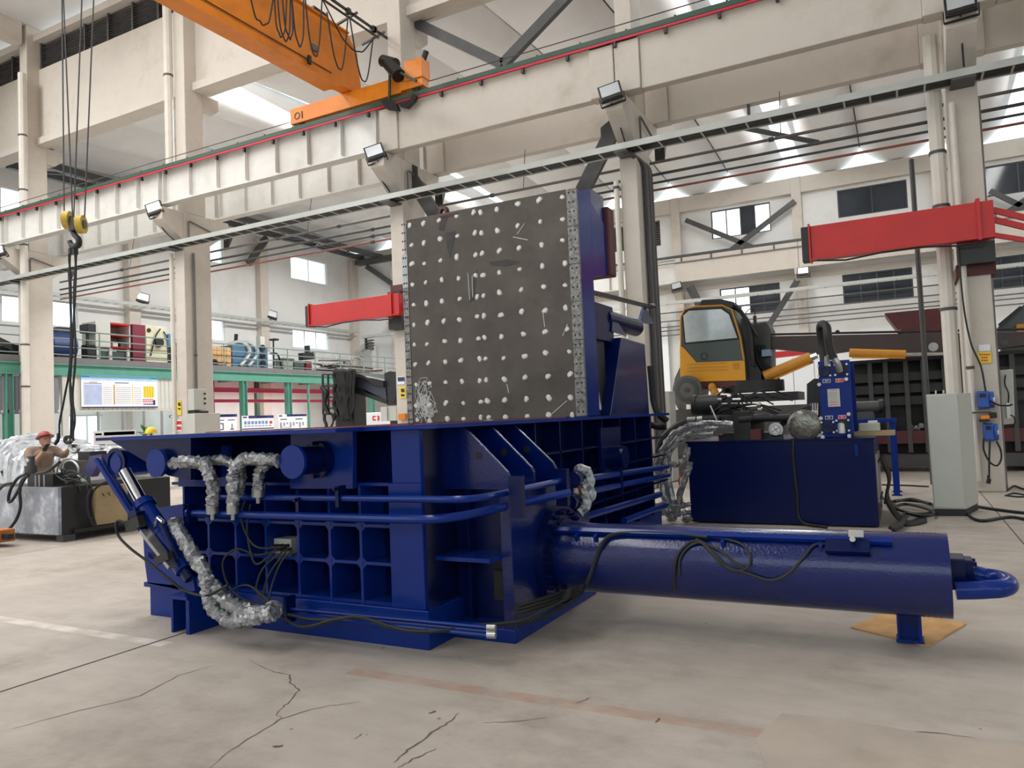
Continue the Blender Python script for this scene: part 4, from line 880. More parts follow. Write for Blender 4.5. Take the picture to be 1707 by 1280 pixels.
for k in range(9):
    a = at(R.uniform(90,110), R.uniform(792,806), Y=7.35); b = at(R.uniform(112,150), R.uniform(790,808), Y=7.4); G().tube(curve_pts([a, (a+b)/2+V((0,-.05,R.uniform(-.15,.15))), b, b+V((.03,.03,-.12))], 6), .012, 6).build('loose_cable', OLIVE, hs)
for pts in (((-8,822),(8,808),(20,806)), ((44,790),(30,797),(18,815),(14,833),(18,836),(28,822),(40,800),(48,790)), ((48,792),(36,802),(33,820),(34,845),(26,868),(10,886),(-6,890)), ((60,790),(80,785),(100,770))):
    G().tube(curve_pts([at(x, y, Y=6.95) for x, y in pts], 7), .024, 8).build('hose', BLACK, hs)
G().tube(curve_pts([at(x, y, X=-11.65) for x, y in ((152,815),(146,830),(146,850),(152,868),(160,878),(155,860),(152,835),(158,815),(180,803),(215,800))], 6), .022, 8).build('hose', BLACK, hs)
# film-covered machine behind the worker
fm = thing('covered_machine', 'long machine wrapped in shiny crumpled white film behind the worker', 'machine', (-16.5, 10.4, 0))
prof = [(-14,752),(0,750),(20,742),(36,733),(48,724),(62,724),(80,736),(100,741),(120,744),(150,745),(185,748),(200,752)]
pp = [at(x, y, Y=9.9) for x, y in prof]; x0, x1 = pp[0].x, pp[-1].x
def topz(x):
    for a, b in zip(pp, pp[1:]):
        if a.x <= x <= b.x: return a.z+(b.z-a.z)*(x-a.x)/(b.x-a.x)
    return pp[0].z if x < x0 else pp[-1].z
R = random.Random(9); g = G(); nx = 130; prof_s = [(9.05,.02),(9.06,.2),(9.08,.4),(9.1,.6),(9.14,.8),(9.22,.88),(9.3,.93),(9.45,.95),(9.6,.97),(9.75,.985),(9.9,1.0),(10.4,.97),(10.9,.9),(11.0,.5),(11.0,.02)]
vs = []
for i in range(nx+1):
    x = x0+(x1-x0)*i/nx; z = topz(x)
    for y, s in prof_s: vs.append((x+R.uniform(-.04,.04), y+R.uniform(-.07,.07), max(.01, z*s+(R.uniform(-.05,.05) if s > .3 else 0))))
m_ = len(prof_s); g.add(vs, [(i*m_+j, (i+1)*m_+j, (i+1)*m_+j+1, i*m_+j+1) for i in range(nx) for j in range(m_-1)]+[tuple(range(m_)), tuple(nx*m_+j for j in range(m_))[::-1]])
g.build('film_cover', WRAP, fm); G().box(x0+.3, x1-.3, 9.4, 10.8, 0, .9).build('machine_bed', PIPEG, fm, smooth=False)
p = at(3,915,Z=0)
pj = thing('pallet_jack', 'worn orange jack just inside the left edge of the photograph', 'jack', (p.x-.2, p.y, 0))
G().box(p.x-.7, p.x-.19, p.y, p.y+.3, .07, .26).build('body', M('worn_orange', (186,112,56), .6, var=.2, vs=9), pj, smooth=False, bevel=.01); G().cyl((p.x-.26,p.y-.03,.06),(p.x-.26,p.y+.05,.06),.06,n=14).cyl((p.x-.6,p.y-.03,.06),(p.x-.6,p.y+.05,.06),.06,n=14).build('wheel', BLACK, pj); G().box(p.x-.19,p.x-.04,p.y+.1,p.y+.2,.12,.2).build('fork', BLACKM, pj, smooth=False)
# ================================================================ floodlights
flp = thing('floodlight', 'floodlight', 'floodlight', (0,0,0))
G().box(-.24,.24,-.06,.02,-.2,.2).build('housing', BLACKM, flp, smooth=False, bevel=.01); G().box(-.2,.2,-.072,-.06,-.1,.16).build('reflector', REFL, flp, smooth=False); G().box(-.2,.2,-.075,-.06,-.18,-.13).build('driver_strip', BLACK, flp, smooth=False)
G().bar((-.26,0,-.05),(-.26,.12,-.2),.02,.04).bar((.26,0,-.05),(.26,.12,-.2),.02,.04).bar((-.26,.12,-.2),(.26,.12,-.2),.04,.02).build('yoke', BLACKM, flp, smooth=False)
FL = [((1018,155),14.7,(-.25,-.22,.25),1.0,'on the third white column beam bracket'), ((625,255),14.8,(-.2,-.3,.5),1.0,'on the second white column bracket left of the steel plate'), ((258,348),14.8,(-.2,-.35,.6),1.0,'on the bracket behind the yellow hook block'), ((1601,8),14.7,(-.25,-.02,-.05),1.0,'at the top edge above the right jib crane'), ((-3,420),14.8,(-.2,-.3,.6),1.0,'at the left edge on the leftmost column bracket'),
      ((1128,478),38.52,(-.3,-.2,.2),1.15,'on the far wall left of the yellow cab'), ((1339,453),38.52,(-.3,0,0),1.15,'on the far wall pilaster under the jib tip'), ((237,497),None,(-.2,.2,1.3),1.3,'on the end wall pilaster above the red shelves'), ((453,525),None,(-.2,.2,1.3),1.3,'on the end wall left of the red jib')]
for i, ((x, y), Y, rot, s, lab) in enumerate(FL):
    o = flp if i == 0 else copy_tree(flp); o.location = at(x, y, Y=Y) if Y else at(x, y, X=XL+.38); o.rotation_euler = rot; o.scale = (s,)*3
    o['label'] = 'black framed floodlight '+lab; o['group'] = 'floodlights on the columns and walls'
# ================================================================ red jib cranes
def jib(label, x0, x1, yj, p0, p1, h, bx, side):
    """p0 tip, p1 root: pixel of the upper edge on plane yj"""
    a, b = at(*p0, Y=yj), at(*p1, Y=yj); za, zb = (a.z+b.z)/2, 0
    z1 = (a.z+b.z)/2; z0 = z1-h; o = thing('jib_crane', label, 'jib crane', (b.x, yj, z0))
    bm_ = G().box(a.x, b.x, yj-.09, yj+.09, z0, z1).build('boom', RED, o, smooth=False, bevel=.01)
    G().box(a.x-.02, b.x, yj-.13, yj+.13, z0-.03, z0).build('lower_flange', RED, o, smooth=False)
    G().box(a.x-.03, a.x, yj-.14, yj+.14, z0-.06, z1+.04).build('end_plate', RED, o, smooth=False); G().box(a.x-.16, a.x-.03, yj-.1, yj+.12, z0-.05, z1).build('end_stop', BLACKM, o, smooth=False, bevel=.01)
    G().tube([(a.x+.1,yj-.15,z0-.06)]+[(a.x+(b.x-a.x)*t,yj-.15,z0-.08-.04*math.sin(t*9)) for t in (.2,.4,.6,.8,.95)], .018, 6).build('trailing_cable', BLACK, o)
    G().box(b.x-.26, b.x-.2, yj-.14, yj+.14, z0-.05, z1+.05).build('stiffener', RED, o, smooth=False)
    return o, a, b, z0, z1
o, a, b, z0, z1 = jib('long red jib crane beam bracketed on the rightmost white column', 0,0, 15.25, (1350,374), (1655,340), .62, 0, 1)
G().bar((b.x,15.3,z1-.15), (b.x+1.6,15.5,z1-.85), .06, .1).bar((b.x,15.3,z1-.32), (b.x+1.6,15.5,z1-1.0), .06, .1).bar((b.x-.1,15.25,z0+.05), (b.x+.95,15.4,z0-.28), .06, .08).build('stay', RED, o, smooth=False)
G().box(1.0,1.56,15.3,15.6,z0-.42,z0-.05).build('pivot_bracket', BLACKM, o, smooth=False); G().box(.98,1.58,15.56,16.64,z0-.6,z0-.38).build('column_clamp', MAROON, o, smooth=False)
o, a, b, z0, z1 = jib('short red jib crane beam bracketed on the second white column', 0,0, 15.25, (520,508), (668,491), .52, 0, 1)
G().bar((b.x-.15,15.3,z1-.15), (b.x+.7,15.5,z1-.95), .06, .1).build('stay', RED, o, smooth=False); G().box(-11.5,-11.1,15.35,15.6,z0-.35,z1+.1).build('pivot_bracket', BLACKM, o, smooth=False); G().box(-11.56,-11.06,15.56,16.64,z1+.05,z1+.3).build('column_clamp', MAROON, o, smooth=False)
# ================================================================ things fixed to the columns
def plate(name, label, cat, pts, Y=None, X=None, t=.012, mt=YEL, parent=None):
    P = [at(x, y, Y=Y) if Y is not None else at(x, y, X=X) for x, y in pts]; v = (0,-t,0) if Y is not None else (t,0,0)
    o = G().prism(P, v).build(name, mt, parent, smooth=False)
    if label: tag(o, label, cat)
    return o
def rect(x0, y0, x1, y1, sl=-.06): return ((x0,y0),(x1,y0+(x1-x0)*sl),(x1+1,y1+(x1-x0)*sl),(x0+1,y1))
s = plate('safety_sign', 'yellow safety sign with a white card above on the rightmost column', 'sign', rect(1630,587,1652,606), Y=15.59)
plate('card', None, None, rect(1631,575,1650,586), Y=15.585, t=.01, mt=PAPER, parent=s)
for i, (y, n) in enumerate(((591,5),(596,3),(601,3))):
    for k in range(n): plate('print_mark', None, None, rect(1632+k*3.8+(0 if n == 5 else 3.5),y-1.5,1634.6+k*3.8+(0 if n == 5 else 3.5),y+1.3), Y=15.578, t=.003, mt=REDP, parent=s)
s = plate('safety_sign', 'narrow yellow sign on the front of the column left of the posters', 'sign', rect(295,668,302,692), Y=15.59)
plate('print_mark', None, None, rect(296.5,671,300.5,677), Y=15.58, t=.003, mt=BLACKM, parent=s); plate('print_mark', None, None, rect(296.5,680,300.5,683), Y=15.58, t=.003, mt=BLACKM, parent=s)
s = plate('notice', 'red and white notice low on the column left of the posters', 'notice', rect(291,700,303,719), Y=15.59, mt=PAPER); plate('print_block', None, None, rect(292,702,302,708), Y=15.58, t=.003, mt=REDP, parent=s); plate('print_block', None, None, rect(292,711,302,717), Y=15.58, t=.003, mt=REDP, parent=s)
s = plate('safety_sign', 'blue and white sign on the column edge beside the steel plate', 'sign', rect(662,628,674,641), Y=15.59, mt=PAPER); plate('print_block', None, None, rect(662.5,629,673.5,636), Y=15.58, t=.003, mt=NAVY, parent=s)
s = plate('safety_sign', 'yellow warning sign below the blue sign beside the steel plate', 'sign', rect(666,645,676,664), Y=15.59); plate('print_mark', None, None, rect(668,648,674,654), Y=15.58, t=.003, mt=BLACKM, parent=s); plate('print_mark', None, None, rect(668,657,674,661), Y=15.58, t=.003, mt=BLACKM, parent=s)
tag(plate('socket_box', None, None, rect(667,690,678,700), Y=15.59, t=.1, mt=ORANGE), 'orange socket box low on the column beside the steel plate', 'socket')
e = thing('switch_box', 'light grey electrical boxes stacked on the side of the second left column', 'electrical box', (-19.2, 15.9, 2))
P = at(314,720,X=-19.35); 
ya, yb = at(314,700,X=-19.36).y, at(356,700,X=-19.36).y
G().box(-19.38,-19.0,15.55,16.5,1.55,2.2).build('box', LGREY, e, smooth=False, bevel=.01); G().box(-19.38,-19.1,15.62,16.05,2.3,2.95).build('upper_box', LGREY, e, smooth=False, bevel=.01); G().box(-19.36,-19.05,15.6,16.1,2.2,2.27).build('shelf', BLACKM, e, smooth=False)
for k in range(3): G().cyl((-19.1,16.0,2.5+k*.15),(-19.05,16.0,2.5+k*.15),.03,n=8).build('button', BLACK, e)
# conduits and downpipes
def pipe_thing(name, label, cat, pts, r, mt, clamps=()):
    o = thing(name, label, cat, pts[0]); G().tube(bent(pts, .12), r, 10).build('tube', mt, o)
    for z in clamps: p = V(pts[-1]); G().ring((p.x,p.y,z-.02), (0,0,1), r+.018, r-.005, .05, 14).build('clamp', DKSTEEL, o)
    return o
WPIPE = M('white_downpipe', (214,208,198), .45, var=.05)
pipe_thing('downpipe', 'fat white downpipe along the left side of the rightmost column', 'pipe', [(.82,15.75,8.4),(.82,15.75,0)], .13, WPIPE, (1.2,3.3,5.2,6.2))
pipe_thing('downpipe', 'slim white pipe between the downpipe and the rightmost column', 'pipe', [(1.08,15.5,7.0),(1.08,15.5,.2)], .05, WPIPE, (2.2,4.2))
pipe_thing('conduit', 'black slender pole standing left of the rightmost column', 'pole', [(.42,16.9,6.5),(.42,16.9,0)], .05, DKSTEEL)
pipe_thing('conduit', 'dark conduit down the right edge of the rightmost column', 'conduit', [(1.54,16.1,7.2),(1.54,16.1,0)], .035, PIPEG)
pipe_thing('downpipe', 'white downpipe on the front of the leftmost column', 'pipe', [(-27.66,15.5,14.9),(-27.66,15.5,0)], .13, WPIPE, (3.5,5.0,8.6,10.6,12.6))
pipe_thing('downpipe', 'white downpipe high on the second left column', 'pipe', [(-19.95,15.62,16),(-19.95,15.62,9.8)], .13, WPIPE, (12.9,))
pipe_thing('conduit', 'thin conduit down the face of the second left column', 'conduit', [(-19.32,15.9,7.2),(-19.32,15.9,2.9)], .04, PIPEG, (4.0,))
pipe_thing('downpipe', 'white square pipe along the left edge of the second left column', 'pipe', [(-19.9,15.56,7.2),(-19.9,15.56,0)], .07, WPIPE)
o = thing('cable_bundle', 'thick bundle of grey cables down the side of the third column', 'cables', (-4.8, 16.1, 0))
for k in range(5): G().tube(bent([(-5.0+.02*k,15.3,7.28),(-4.8,15.95+k*.12,7.2),(-4.8+.01*k,15.95+k*.12,0)], .2), .045, 7).build('cable', PIPEG if k % 2 else DKSTEEL, o)
pipe_thing('downpipe', 'white pipe down the left front of the third column', 'pipe', [(-5.31,15.5,6.75),(-5.31,15.5,0)], .06, WPIPE, (6.6,))
for x, lab in ((-28.0,'leftmost'),(-19.6,'second left'),(-11.3,'middle'),(-5.05,'third')):
    xx = x+.27; o = thing('lamp_conduit', 'bent conduit with black wall lamp on the %s column corbel' % lab, 'conduit', (xx, 15.8, 7.4)); G().tube(bent([(xx,15.75,7.4),(xx,15.75,8.2),(xx,17.2,7.85)], .1), .025, 7).build('tube', PIPEG, o); G().prism([(xx-.12,17.2,7.6),(xx-.12,17.2,8.05),(xx-.12,17.42,8.05)], (.24,0,0)).build('lamp', BLACKM, o, smooth=False)
for pts, lab in ((((1019,172),(1030,200),(1043,240)),'third'), (((630,268),(634,295),(650,320)),'middle'), (((262,358),(272,382),(292,402)),'second left'), (((1601,25),(1603,60),(1607,112)),'rightmost')):
    P = [at(x, y, Y=14.84+.3*i*(1 if lab != 'rightmost' else .8)) for i, (x, y) in enumerate(pts)]; tag(G().tube(curve_pts(P, 6), .016, 6).build('lamp_cable', BLACK, None), 'thin black lamp cable running down the %s column corbel' % lab, 'cable')
# hose reels
for k, (x0, y0, x1, y1) in enumerate(((1631,651,1656,682),(1641,705,1663,736))):
    a, b = at(x0, y1, Y=15.4), at(x1, y0, Y=15.4); o = thing('hose_reel', ('upper' if k == 0 else 'lower')+' blue hose reel on the rightmost white column', 'hose reel', (a.x, 15.4, a.z), 'hose reels on the right column')
    w, h = b.x-a.x, b.z-a.z
    RB = bpy.data.materials.get('reel_blue') or M('reel_blue', (44,84,168), .4, var=.06)
    G().prism([(a.x,15.35,a.z+h*.1),(a.x,15.35,b.z-h*.12),(a.x,15.42,b.z),(a.x,15.56,b.z),(a.x,15.58,a.z+.02),(a.x,15.42,a.z)], (w*.72,0,0)).build('casing', RB, o, smooth=False, bevel=.015)
    G().cyl((a.x+w*.72,15.46,a.z+h*.5),(a.x+w,15.46,a.z+h*.5),h*.46,n=22).build('drum_cover', RB, o); G().cyl((a.x+w*.9,15.42,a.z+h*.5),(a.x+w*1.04,15.42,a.z+h*.5),h*.34,n=22).build('side_disc', LGREY, o); G().box(a.x+.03,a.x+w*.5,15.335,15.36,a.z+h*.66,a.z+h*.86).build('handle_recess', BLACK, o, smooth=False)
    G().box(a.x,a.x+w*.7,15.56,15.6,a.z-.06,a.z+h*.4).build('wall_bracket', LGREY, o, smooth=False)
    for pts in ((((1643,652),(1635,610),(1618,570),(1605,500),(1597,400)), ((1650,668),(1665,675),(1680,676),(1688,674))) if k == 0 else (((1650,735),(1649,770),(1649,800)), ((1640,730),(1640,750),(1650,770),(1662,776),(1669,765),(1668,750),(1661,735)))):
        G().tube(curve_pts([at(x, y, Y=15.3) for x, y in pts], 7), .016, 7).build('hose', BLACK, o)
    if k: G().cyl(at(1649,798,Y=15.3), at(1647,806,Y=15.3), .035, n=8).cyl(at(1646,792,Y=15.3), at(1648,802,Y=15.3), .012, n=6).build('air_nozzle', BLACKM, o)
o = thing('tube_clamp', 'orange pipe vice on a rod between the two blue hose reels', 'vice', at(1640,695,Y=15.4)); G().box(*box_px(1636,692,1650,699,15.36,.16)).build('body', M('vice_orange', (236,132,40), .45), o, smooth=False, bevel=.01); G().box(*box_px(1650,687,1662,697,15.38,.14)).build('head', BLACK, o, smooth=False, bevel=.02); G().box(*box_px(1634,699,1650,703,15.36,.24)).build('base', BLACK, o, smooth=False); G().cyl(at(1612,688,Y=15.4), at(1652,687,Y=15.4), .015, n=7).build('rod', DKSTEEL, o)
o = thing('wall_cabinet', 'open light grey panel with power strip right of the rightmost column', 'cabinet', (1.75, 16.2, 1.6)); P = [at(x, y, Y=16.2) for x, y in ((1667,617),(1689,615),(1692,706),(1671,708))]; G().prism(P, (0,.16,0)).build('panel', LGREY, o, smooth=False, bevel=.01)
G().box(*box_px(1679,671,1683,697,16.14,.06)).build('power_strip', PAPER, o, smooth=False); G().tube(curve_pts([at(x,y,Y=16.15) for x,y in ((1676,625),(1675,640),(1681,655),(1681,672))], 6), .012, 6).tube(curve_pts([at(x,y,Y=16.15) for x,y in ((1682,692),(1688,693),(1692,700),(1690,712))], 6), .012, 6).build('cord', BLACK, o); [G().box(1.56,1.75,16.25,16.4,z,z+.1).build('bracket', DKSTEEL, o, smooth=False) for z in (1.9, 2.6)]
# ================================================================ control cabinet
cb = thing('control_cabinet', 'tall light grey control cabinet on a black plinth by the rightmost column', 'cabinet', (.6, 12.7, 0))
base = [V((.29,12.3,0)), V((.69,12.33,0)), V((.9,13.1,0)), V((.5,13.07,0))]
zt_ = 1.74
G().prism([p+V((0,0,.1)) for p in base], (0,0,zt_-.1)).build('housing', GREYP, cb, smooth=False, bevel=.006); ctr = sum(base, V())/4
G().prism([p.lerp(ctr, .04) for p in base], (0,0,.1)).build('plinth', BLACKM, cb, smooth=False)
d = (base[1]-base[0]).normalized(); n = V((d.y,-d.x,0))
G().prism([base[0]+d*.012+n*.001+V((0,0,.12)), base[0]+d*.388+n*.001+V((0,0,.12)), base[0]+d*.388+n*.02+V((0,0,.12)), base[0]+d*.012+n*.02+V((0,0,.12))], (0,0,zt_-.14)).build('door', GREYP, cb, smooth=False, bevel=.004)
for x, y in ((.42,12.6),(.52,12.65)): G().ring((x,y,zt_+.03), (1,.2,0), .028, .016, .012, 14).build('lifting_eye', LGREY, cb)
# ================================================================ hydraulic power unit
hp_ = thing('power_unit', 'cobalt blue hydraulic power unit tank behind the big cylinder', 'power unit', (-1.6, 11.9, 0))
TX0, TX1, TY0, TY1, TZ = -2.87, -.38, 11.0, 12.9, 1.17
tk = G().box(TX0, TX1, TY0, TY1, .02, TZ).build('tank', BLUE, hp_, smooth=False, bevel=.006)
G().box(TX0-.02, TX1+.02, TY0-.02, TY1+.02, TZ, TZ+.025).build('tank_lid', BLUE, hp_, smooth=False); G().box(TX0+.1, TX1-.1, TY0+.1, TY1-.1, 0, .02).build('skid', BLACKM, hp_, smooth=False)
p = at(1428,748,Y=11.0); G().box(p.x-.02,p.x+.02,10.95,11.0,p.z-.1,p.z+.06).build('lifting_lug', BLUEL, hp_, smooth=False); p = at(1158,748,Y=11.0); G().cyl(p, p+V((0,-.04,0)), .025, n=10).build('plug', BLUE, hp_)
G().box(TX1, TX1+.02, 11.3, 12.3, .3, .95).build('inspection_cover', ALU, hp_, smooth=False)
R = random.Random(2)
for k in range(10): y = 11.35+.1*(k % 5)*2; z = .35+.5*(k//5); G().cyl((TX1+.02,y,z),(TX1+.04,y,z),.014,n=6).build('cover_bolt', BLACKM, hp_)
for k in range(4): G().tube(curve_pts([V((TX1+.06,11.4+.2*k,.9)), V((TX1+.14,11.45+.2*k,.6)), V((TX1+.1,11.4+.22*k,.3)), V((TX1+.3,11.2+.1*k,.03)), V((TX1+.55,11.5+.2*k,.03))], 7), .022, 7).build('side_cable', BLACK, hp_)
# heat exchanger
hx0, hx1 = at(1366,650,Y=11.2).x, at(1419,650,Y=11.2).x; hz1 = at(1390,601,Y=11.2).z
he = G().box(hx0, hx1, 11.2, 11.26, TZ+.03, hz1).build('heat_exchanger', BLUEL, hp_, smooth=False, bevel=.008); G().box(hx0+.04, hx1-.03, 11.26, 11.62, TZ+.06, hz1-.04).build('plate_pack', BLACKM, he, smooth=False); G().box(hx0, hx1+.03, 11.62, 11.68, TZ+.03, hz1-.02).build('rear_plate', BLUEL, he, smooth=False)
def hxp(x, y, Y=11.19): return at(x, y, Y=Y)
for x, y in ((1374,618),(1402,616),(1380,712),(1405,709)):
    c = hxp(x, y); G().ring(c+V((0,-.02,0)), (0,1,0), .075, .042, .03, 18).build('port_ring', BLACK, he)
    for dx in (-.075,.075):
        for dz in (-.07,.07): G().cyl(c+V((dx,-.035,dz)), c+V((dx,0,dz)), .016, n=6).build('bolt', CHROME, he)
for x, y in ((1366,641),(1411,632),(1369,697),(1415,690),(1372,728),(1416,726)): c = hxp(x, y); G().cyl(c+V((0,-.05,0)), c, .026, n=8).build('clamp_nut', CHROME, he)
for (x, y, mt, tx) in ((1378,635,NAVY,'S4'),(1399.5,634,REDP,'S1'),(1382,696,NAVY,'S3'),(1404,695,REDP,'S2')):
    c = hxp(x, y); l = G().obox(c+V((0,-.004,0)), (.1,0,0), (0,.006,0), (0,0,.052)).build('port_label', PAPER, he, smooth=False); G().obox(c+V((0,-.008,0)), (.088,0,0), (0,.004,0), (0,0,.042)).build('label_field', mt, he, smooth=False); text(tx, .042, PAPER, he, c+V((0,-.0115,0)), (1,0,0), (0,0,1), .0005)
c = hxp(1390,663); G().obox(c+V((0,-.004,0)), (.155,0,0), (0,.006,0), (0,0,.245)).build('rating_plate', LGREY, he, smooth=False)
for k in range(7): G().obox(c+V((-.012+(.012 if k == 0 else 0),-.008,.1-.032*k)), (.11 if k else .09,0,0), (0,.002,0), (0,0,.008)).build('print_line', GREYT if k < 5 else REDP, he, smooth=False)
G().tube(curve_pts([hxp(1400,618,11.12), hxp(1396,606,11.05), hxp(1388,594,11.05)], 6), .045, 10).build('steel_elbow', ALU, he)
G().tube(curve_pts([hxp(1390,598,11.05), hxp(1383,580,11.05), hxp(1380,560,11.05), hxp(1378,545,11.1), hxp(1371,540,11.2), hxp(1367,548,11.3), hxp(1370,575,11.35), hxp(1374,605,11.3)], 8), .055, 12).build('cooler_hose', BLACK, he)
G().cyl(hxp(1379,594), hxp(1379,610), .04, n=10).build('hose_fitting', ALU, he); G().tube([hxp(1402,709,11.18), hxp(1402,709,11.08), hxp(1403,722,11.08)], .05, 10).build('outlet_elbow', ALU, he)
# filter housing, wrapped motor, gauge, pumps
G().prism([at(1345,640,Y=11.6), at(1357,631,Y=11.6), at(1367,631,Y=11.6), at(1367,722,Y=11.6), at(1345,722,Y=11.6)], (0,.4,0)).build('bell_housing', BLACKM, hp_, smooth=False)
c = at(1340,709,Y=11.15); mo = G().cyl(c, c+V((-.04,.5,0)), .225, n=24).ball(c, .225, 18, 10, (1,.3,1)).build('wrapped_motor', PLASTIC, hp_); mo.data.materials[0] = M('dark_film_over_motor', (120,118,112), .16, .4, var=.5, vs=14, bump=.9, bs=20, spec=.9)
for x in (1354,1358,1362): G().cyl(at(x,692,Y=11.25), at(x,672,Y=11.25), .022, n=8).build('sight_tube', CHROME, hp_)
c = at(1293,716,Y=11.1); gg_ = G().cyl(c, c+V((0,.06,0)), .1, n=28).build('pressure_gauge', CHROME, hp_); G().cyl(c+V((0,-.004,0)), c, .082, n=28).build('dial', PAPER, gg_); G().bar(c+V((-.05,-.007,-.03)), c+V((.05,-.007,.03)), .006, .008).bar(c+V((-.03,-.007,.04)), c+V((.03,-.007,-.04)), .004, .006).ring(c+V((0,-.008,0)), (0,1,0), .07, .063, .003, 24).build('scale_and_needle', BLACKM, gg_, smooth=False); G().obox(c+V((0,.03,-.15)), (.18,0,0), (0,.06,0), (0,0,.16)).build('gauge_block', BLACKM, hp_, smooth=False)
for a, b, r in (((1160,677),(1200,674),.16),((1156,676),(1162,676),.17)): G().cyl(at(*a,Y=11.6), at(*b,Y=11.6), r, n=20).build('pump', BLACKM, hp_)
for x0, y0, x1, y1, Y, d in ((1200,672,1226,692,11.4,.4),(1196,692,1232,712,11.3,.4),(1224,685,1250,735,11.2,.35),(1205,722,1230,735,11.3,.4),(1250,690,1268,716,11.4,.3),(1262,720,1290,735,11.35,.3)): G().box(*box_px(x0,y0,x1,y1,Y,d)).build('valve_block', BLACKM, hp_, smooth=False, bevel=.01)
G().box(*box_px(1251,715,1268,735,11.18,.3)).build('pump_bracket', MAROON, hp_, smooth=False); G().box(*box_px(1198,724,1236,735,11.4,.4)).build('pump_bracket', MAROON, hp_, smooth=False)
for a, b, r in (((1146,700),(1160,699),.045),((1163,700),(1172,699),.06),((1172,700),(1200,698),.05),((1228,698),(1330,696),.05),((1200,709),(1222,709),.03),((1226,708),(1250,706),.035),((1232,700),(1255,698),.07)): G().cyl(at(*a,Y=11.25), at(*b,Y=11.25), r, n=12).build('hydraulic_pipe', BLACK if a[0] > 1170 else ALU, hp_)
for x, y in ((1200,666),(1216,660),(1225,666),(1232,666),(1265,674),(1267,682),(1213,709),(1218,706)): c = at(x,y,Y=11.3); G().cyl(c+V((-.03,0,0)), c+V((.03,0,0)), .028, n=8).build('chrome_fitting', CHROME, hp_)
R = random.Random(8)
for k in range(16):
    x, y = R.uniform(1180,1250), R.uniform(658,690); x2, y2 = x+R.uniform(20,90), y+R.uniform(-5,22)
    G().tube(curve_pts([at(x,y,Y=11.4), at((x+x2)/2,min(y,y2)-R.uniform(4,14),Y=11.35), at(x2,y2,Y=11.4)], 6), .012, 6).build('pilot_hose', BLACK, hp_)
G().bar(at(1184,676,Y=11.2), at(1196,702,Y=11.2), .05, .012).build('paper_tag', PAPER, hp_, smooth=False)
for k in range(3): G().tube(curve_pts([at(1300,700+6*k,Y=11.3), at(1330,684+4*k,Y=11.35), at(1362,672+3*k,Y=11.3)], 6), .02, 7).build('hydraulic_pipe', BLACK, hp_)
G().tube(curve_pts([V((at(1322,730,Y=10.97).x,10.98,1.2)), at(1322,760,Y=10.97), at(1328,820,Y=10.97), at(1335,868,Y=10.97), V((-1.0,10.8,.02))], 8), .02, 7).build('drop_cable', BLACK, hp_)
G().tube(curve_pts([at(x,y,Y=11.4) for x,y in ((1228,706),(1190,704),(1160,702),(1130,712),(1105,735),(1098,765),(1098,785))], 6), .075, 10).build('suction_hose', BLACK, hp_)
for pts in (((1222,708),(1180,706),(1145,712),(1118,728),(1100,760),(1096,790)), ((1200,712),(1160,718),(1130,735),(1112,765),(1112,800),(1124,850)), ((1190,722),(1150,728),(1120,745),(1114,780),(1120,830),(1130,862)), ((1148,745),(1142,765),(1128,775),(1116,772)), ((1152,770),(1145,790),(1135,820),(1128,860)), ((1102,800),(1108,830),(1112,850),(1120,866))):
    G().tube(curve_pts([at(x,y,Y=10.9) for x,y in pts], 6), .045, 10, jit=.3).build('wrapped_hose', PLASTIC, hp_)
for pts in (((1140,785),(1132,800),(1136,815),(1144,805)), ((1144,788),(1136,805),(1130,820))): G().tube(curve_pts([at(x,y,Y=11.2) for x,y in pts], 6), .012, 6).build('red_cable', REDP, hp_)
G().tube(curve_pts([at(x,y,Y=10.6) for x,y in ((1084,610),(1087,640),(1090,670),(1098,690),(1112,702))], 7), .05, 10).build('lid_hose', BLACK, hp_); G().tube(curve_pts([at(x,y,Y=10.6) for x,y in ((1080,705),(1095,712),(1110,712))], 6), .045, 10).build('lid_hose', BLACK, hp_)
g = G(); R = random.Random(4)
for k in range(26): c = at(R.uniform(1098,1150), R.uniform(838,866), Y=10.6+R.uniform(0,.5)); c.z = max(c.z, .06); g.ball(c, R.uniform(.04,.1), 6, 4, (1,1,.6))
tag(g.build('film_scraps', PLASTIC, None), 'heap of crumpled film scraps on the floor left of the blue tank', 'scraps', kind='stuff')
# blue steel stand with a motor behind the tank
tb = thing('steel_stand', 'blue steel stand with slim legs right behind the power unit', 'stand', (-.6, 15.3, 0))
lx = at(1492,760,Y=15.5).x
for x, y in ((lx,15.5),(lx-1.3,15.5),(lx,14.9),(lx-1.3,14.9)): G().box(x-.05,x+.05,y-.05,y+.05,.01,1.3).box(x-.08,x+.08,y-.08,y+.08,0,.012).build('leg', BLUEL, tb, smooth=False)
G().box(lx-1.4,lx+.07,14.8,15.6,1.3,1.36).build('top', BLUEL, tb, smooth=False)
mt_ = thing('grinder', 'dark bench grinder standing on the blue steel stand', 'grinder', (lx-.5,15.2,1.36)); c = V((lx-.75,15.1,1.58)); G().cyl(c, c+V((.1,0,0)), .2, n=24).cyl(c+V((.55,0,0)), c+V((.62,0,0)), .13, n=20).build('wheel', BLACKM, mt_); G().cyl(c+V((.1,0,0)), c+V((.55,0,0)), .11, n=18).box(c.x+.15,c.x+.45,15.0,15.25,1.36,1.5).build('motor', DKSTEEL, mt_); G().cyl(c+V((-.01,-.0,0)), c, .04, n=10).build('hub', CHROME, mt_)
